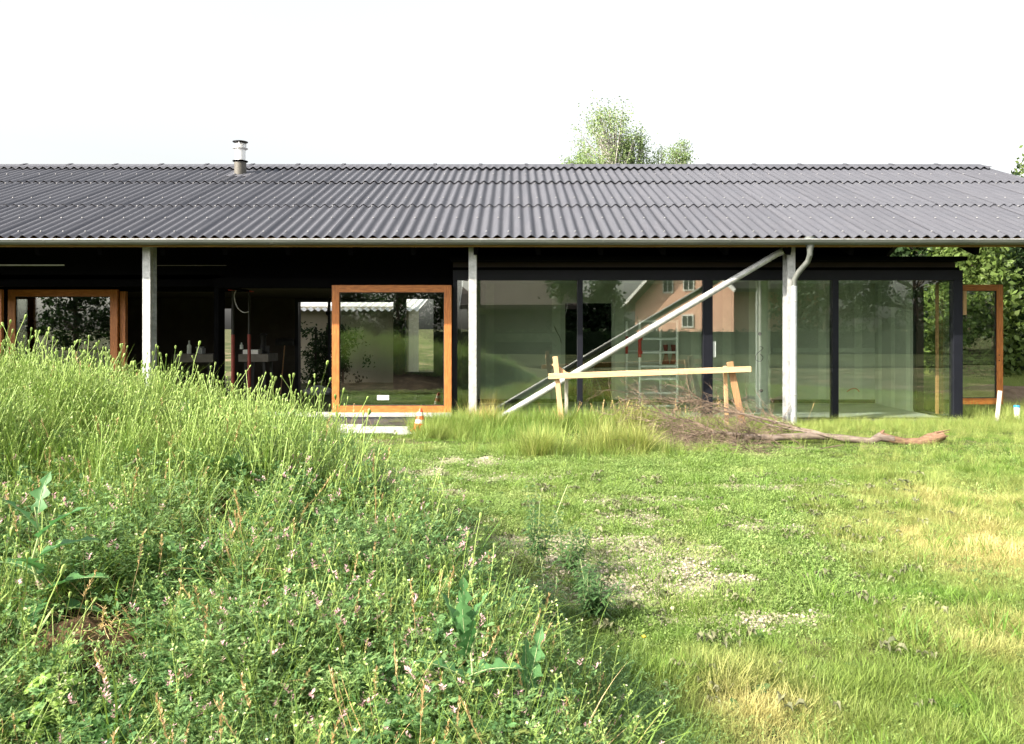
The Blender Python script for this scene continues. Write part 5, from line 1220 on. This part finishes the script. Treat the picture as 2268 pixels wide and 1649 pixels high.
def currant(label, px, py, h, n, seed, m_='lime'):
    X, Y = at(px, py); z = float(surf(X, Y)); rg = random.Random(seed); t_ = thing('currant_shoot', label, 'plant', (X, Y, z)); P = [Vector((X + .012 * i, Y - .01 * i, z - .03 + h * i / 5)) for i in range(6)]; stem_part(t_, P, .004, .002, M['twig'])
    for i in range(n):
        k_ = .15 + .85 * i / (n - 1); b0 = P[min(4, int(k_ * 5))].lerp(P[min(5, int(k_ * 5) + 1)], k_ * 5 % 1); a = i * 2.4; L = rg.uniform(.03, .075); o_ = Vector((math.cos(a), math.sin(a), .5)).normalized(); c = b0 + o_ * L
        put('leaf_stalk', MB().tube([b0, c], .001, 4), M['rib'], t_); palmate(t_, c, (math.cos(a) * .5, math.sin(a) * .5 - .35, .85), (math.cos(a), math.sin(a), .1), rg.uniform(.024, .040) * (1.15 - .4 * k_), M[m_], seed * 50 + i)
currant('young yellow-green currant shoot with lobed leaves at the bottom left', 110, 1640, .26, 17, 10)
currant('second low currant shoot at the very bottom left corner', 45, 1655, .14, 10, 12)
# narrow-leaved bushy plants
def bushy(label, x, y, h, nb, seed, nl=34, ll=.10, name='fleabane_plant'):
    rg = random.Random(seed); z = float(surf(x, y)); t_ = thing(name, label, 'plant', (x, y, z)); st = MB(); lv = MB()
    for b_ in range(int(nb * 1.8)):
        P, d_ = stalk(st, rg, (x + rg.uniform(-.02, .02), y + rg.uniform(-.02, .02), z - .02), 1.35 * h * rg.uniform(.7, 1.1), .30, .0035, 7)
        for j in range(nl):
            t2 = .25 + .75 * j / nl; i = min(6, int(t2 * 7)); b0 = P[i].lerp(P[i + 1], t2 * 7 - i); az = j * 2.4 + rg.random(); L = ll * (1.15 - .6 * t2) * rg.uniform(.8, 1.2); dd = Vector((math.cos(az), math.sin(az), .8)).normalized()
            s_ = dd.cross(Vector((0, 0, 1))).normalized() * L * .075; n0 = len(lv.v); c = b0.copy()
            for q, ww in ((0, .4), (1, 1), (2, .9), (3, .1)):
                lv.v += [tuple(c - s_ * ww), tuple(c + s_ * ww)]; dd = (dd + Vector((0, 0, -.38))).normalized(); c = c + dd * L / 3
            for q in range(3): a = n0 + 2 * q; lv.face((a, a + 1, a + 3, a + 2))
    put('stems', st, M['rib'], t_); put('foliage', lv, M['broad'], t_)
for px, py, h, nb, s_, lab in ((1190, 1262, .42, 5, 1, 'tallest dark narrow-leaved weed at the centre of the lawn edge'), (1255, 1290, .34, 4, 2, 'narrow-leaved weed just right of the tallest one'), (1215, 1400, .27, 4, 3, 'spreading narrow-leaved weed in front of the pale bare dirt'), (1320, 1380, .24, 5, 4, 'dense narrow-leaved weed with a yellow flower on the dirt'), (745, 1330, .22, 3, 5, 'soft divided green weed halfway down the mound'), (1290, 1330, .2, 3, 6, 'small dark weed between the dirt patches')):
    X, Y = at(px, py); bushy(lab, X, Y, h, nb, s_)
# flowers
def blossom(name, label, px, py, d_, r, m_, n=7):
    c = W(px, py, d_); q = MB(); rg = random.Random(px)
    t_ = thing(name, label, 'flower', (c.x, c.y, c.z))
    for i in range(n * 2):
        a = i * 2.4; leaflet(q, c, Vector((math.cos(a), math.sin(a), .5 + .4 * (i % 2))), Vector((0, 0, 1)), r, r * .7)
    put('petals', q, M[m_], t_); z = float(surf(c.x, c.y)); put('stem', MB().tube([(c.x, c.y, z - .02), (c.x + .01, c.y, (z + c.z) / 2), c], .0015, 4), M['rib'], t_)
for nm, lab, px, py, r, m_ in (('red_flower', 'tiny red poppy on the right slope of the mound', 656, 1080, .012, 'red_fl'), ('purple_flower', 'small purple flower near the bottom left', 378, 1842 / 1.1645, .012, 'purple_fl'), ('yellow_flower', 'yellow flower on the dark weed by the dirt', 1288, 1268, .014, 'yellow_fl'), ('yellow_flower', 'yellow flower low on the lawn edge right of centre', 1425, 1413, .016, 'yellow_fl'), ('yellow_leaf_flower', 'pale yellow bloom at the bottom right of the tall lettuce', 1172, 1625, .015, 'yellow_fl'), ('cream_flower', 'cream flower right of the tall lettuce', 1190, 1460, .016, 'white_fl'), ('cream_flower', 'cream flower at the lower middle of the mound foot', 700, 1555, .016, 'white_fl'), ('yellow_flower', 'small yellow bloom low at the left centre', 645, 1560, .012, 'yellow_fl'), ('red_flower', 'tiny red poppy far left on the mound', 80, 1228, .012, 'red_fl')):
    X, Y = at(px, py + 25); blossom(nm, lab, px, py, Y - .03, r, m_)
# root clod
X, Y = at(200, 1440); z = float(surf(X, Y)); q = MB(); q.lathe([(.02, -.10), (.13, -.08), (.17, -.02), (.15, .03), (.10, .065), (.01, .08)], (X, Y, z + .01), 26)
o = put('root_clod', q, M['clod'], base=(X, Y, z), smooth=True, label='irregular brown clod of earth matted with dry roots at the lower left', category='clod')
for v in o.data.vertices:
    v.co += v.co.normalized() * .075 * (mnoise.noise(v.co * 9 + Vector((3, 1, 2))) + .45 * mnoise.noise(v.co * 24) + .3 * mnoise.noise(v.co * 60))
sb = o.modifiers.new('s', 'SUBSURF'); sb.levels = 2; sb.render_levels = 2
rt = MB(); rg = random.Random(3)
for k in range(240):
    a = rg.uniform(0, 2 * PI); b_ = rg.uniform(-.1, 1.35); p = Vector((X, Y, z + .01)) + Vector((math.cos(a) * math.cos(b_) * .165, math.sin(a) * math.cos(b_) * .165, math.sin(b_) * .085)); P = [p]
    d_ = Vector((rg.uniform(-1, 1), rg.uniform(-1, 1), rg.uniform(-.8, .5))).normalized()
    for i in range(5): d_ = (d_ + rv(rg, rg.uniform(-.8, .4)) * .6).normalized(); P.append(P[-1] + d_ * rg.uniform(.012, .035))
    rt.tube(P, .0010, 3, cap=False)
put('dry_roots', rt, M['straw'], o, kind='stuff')
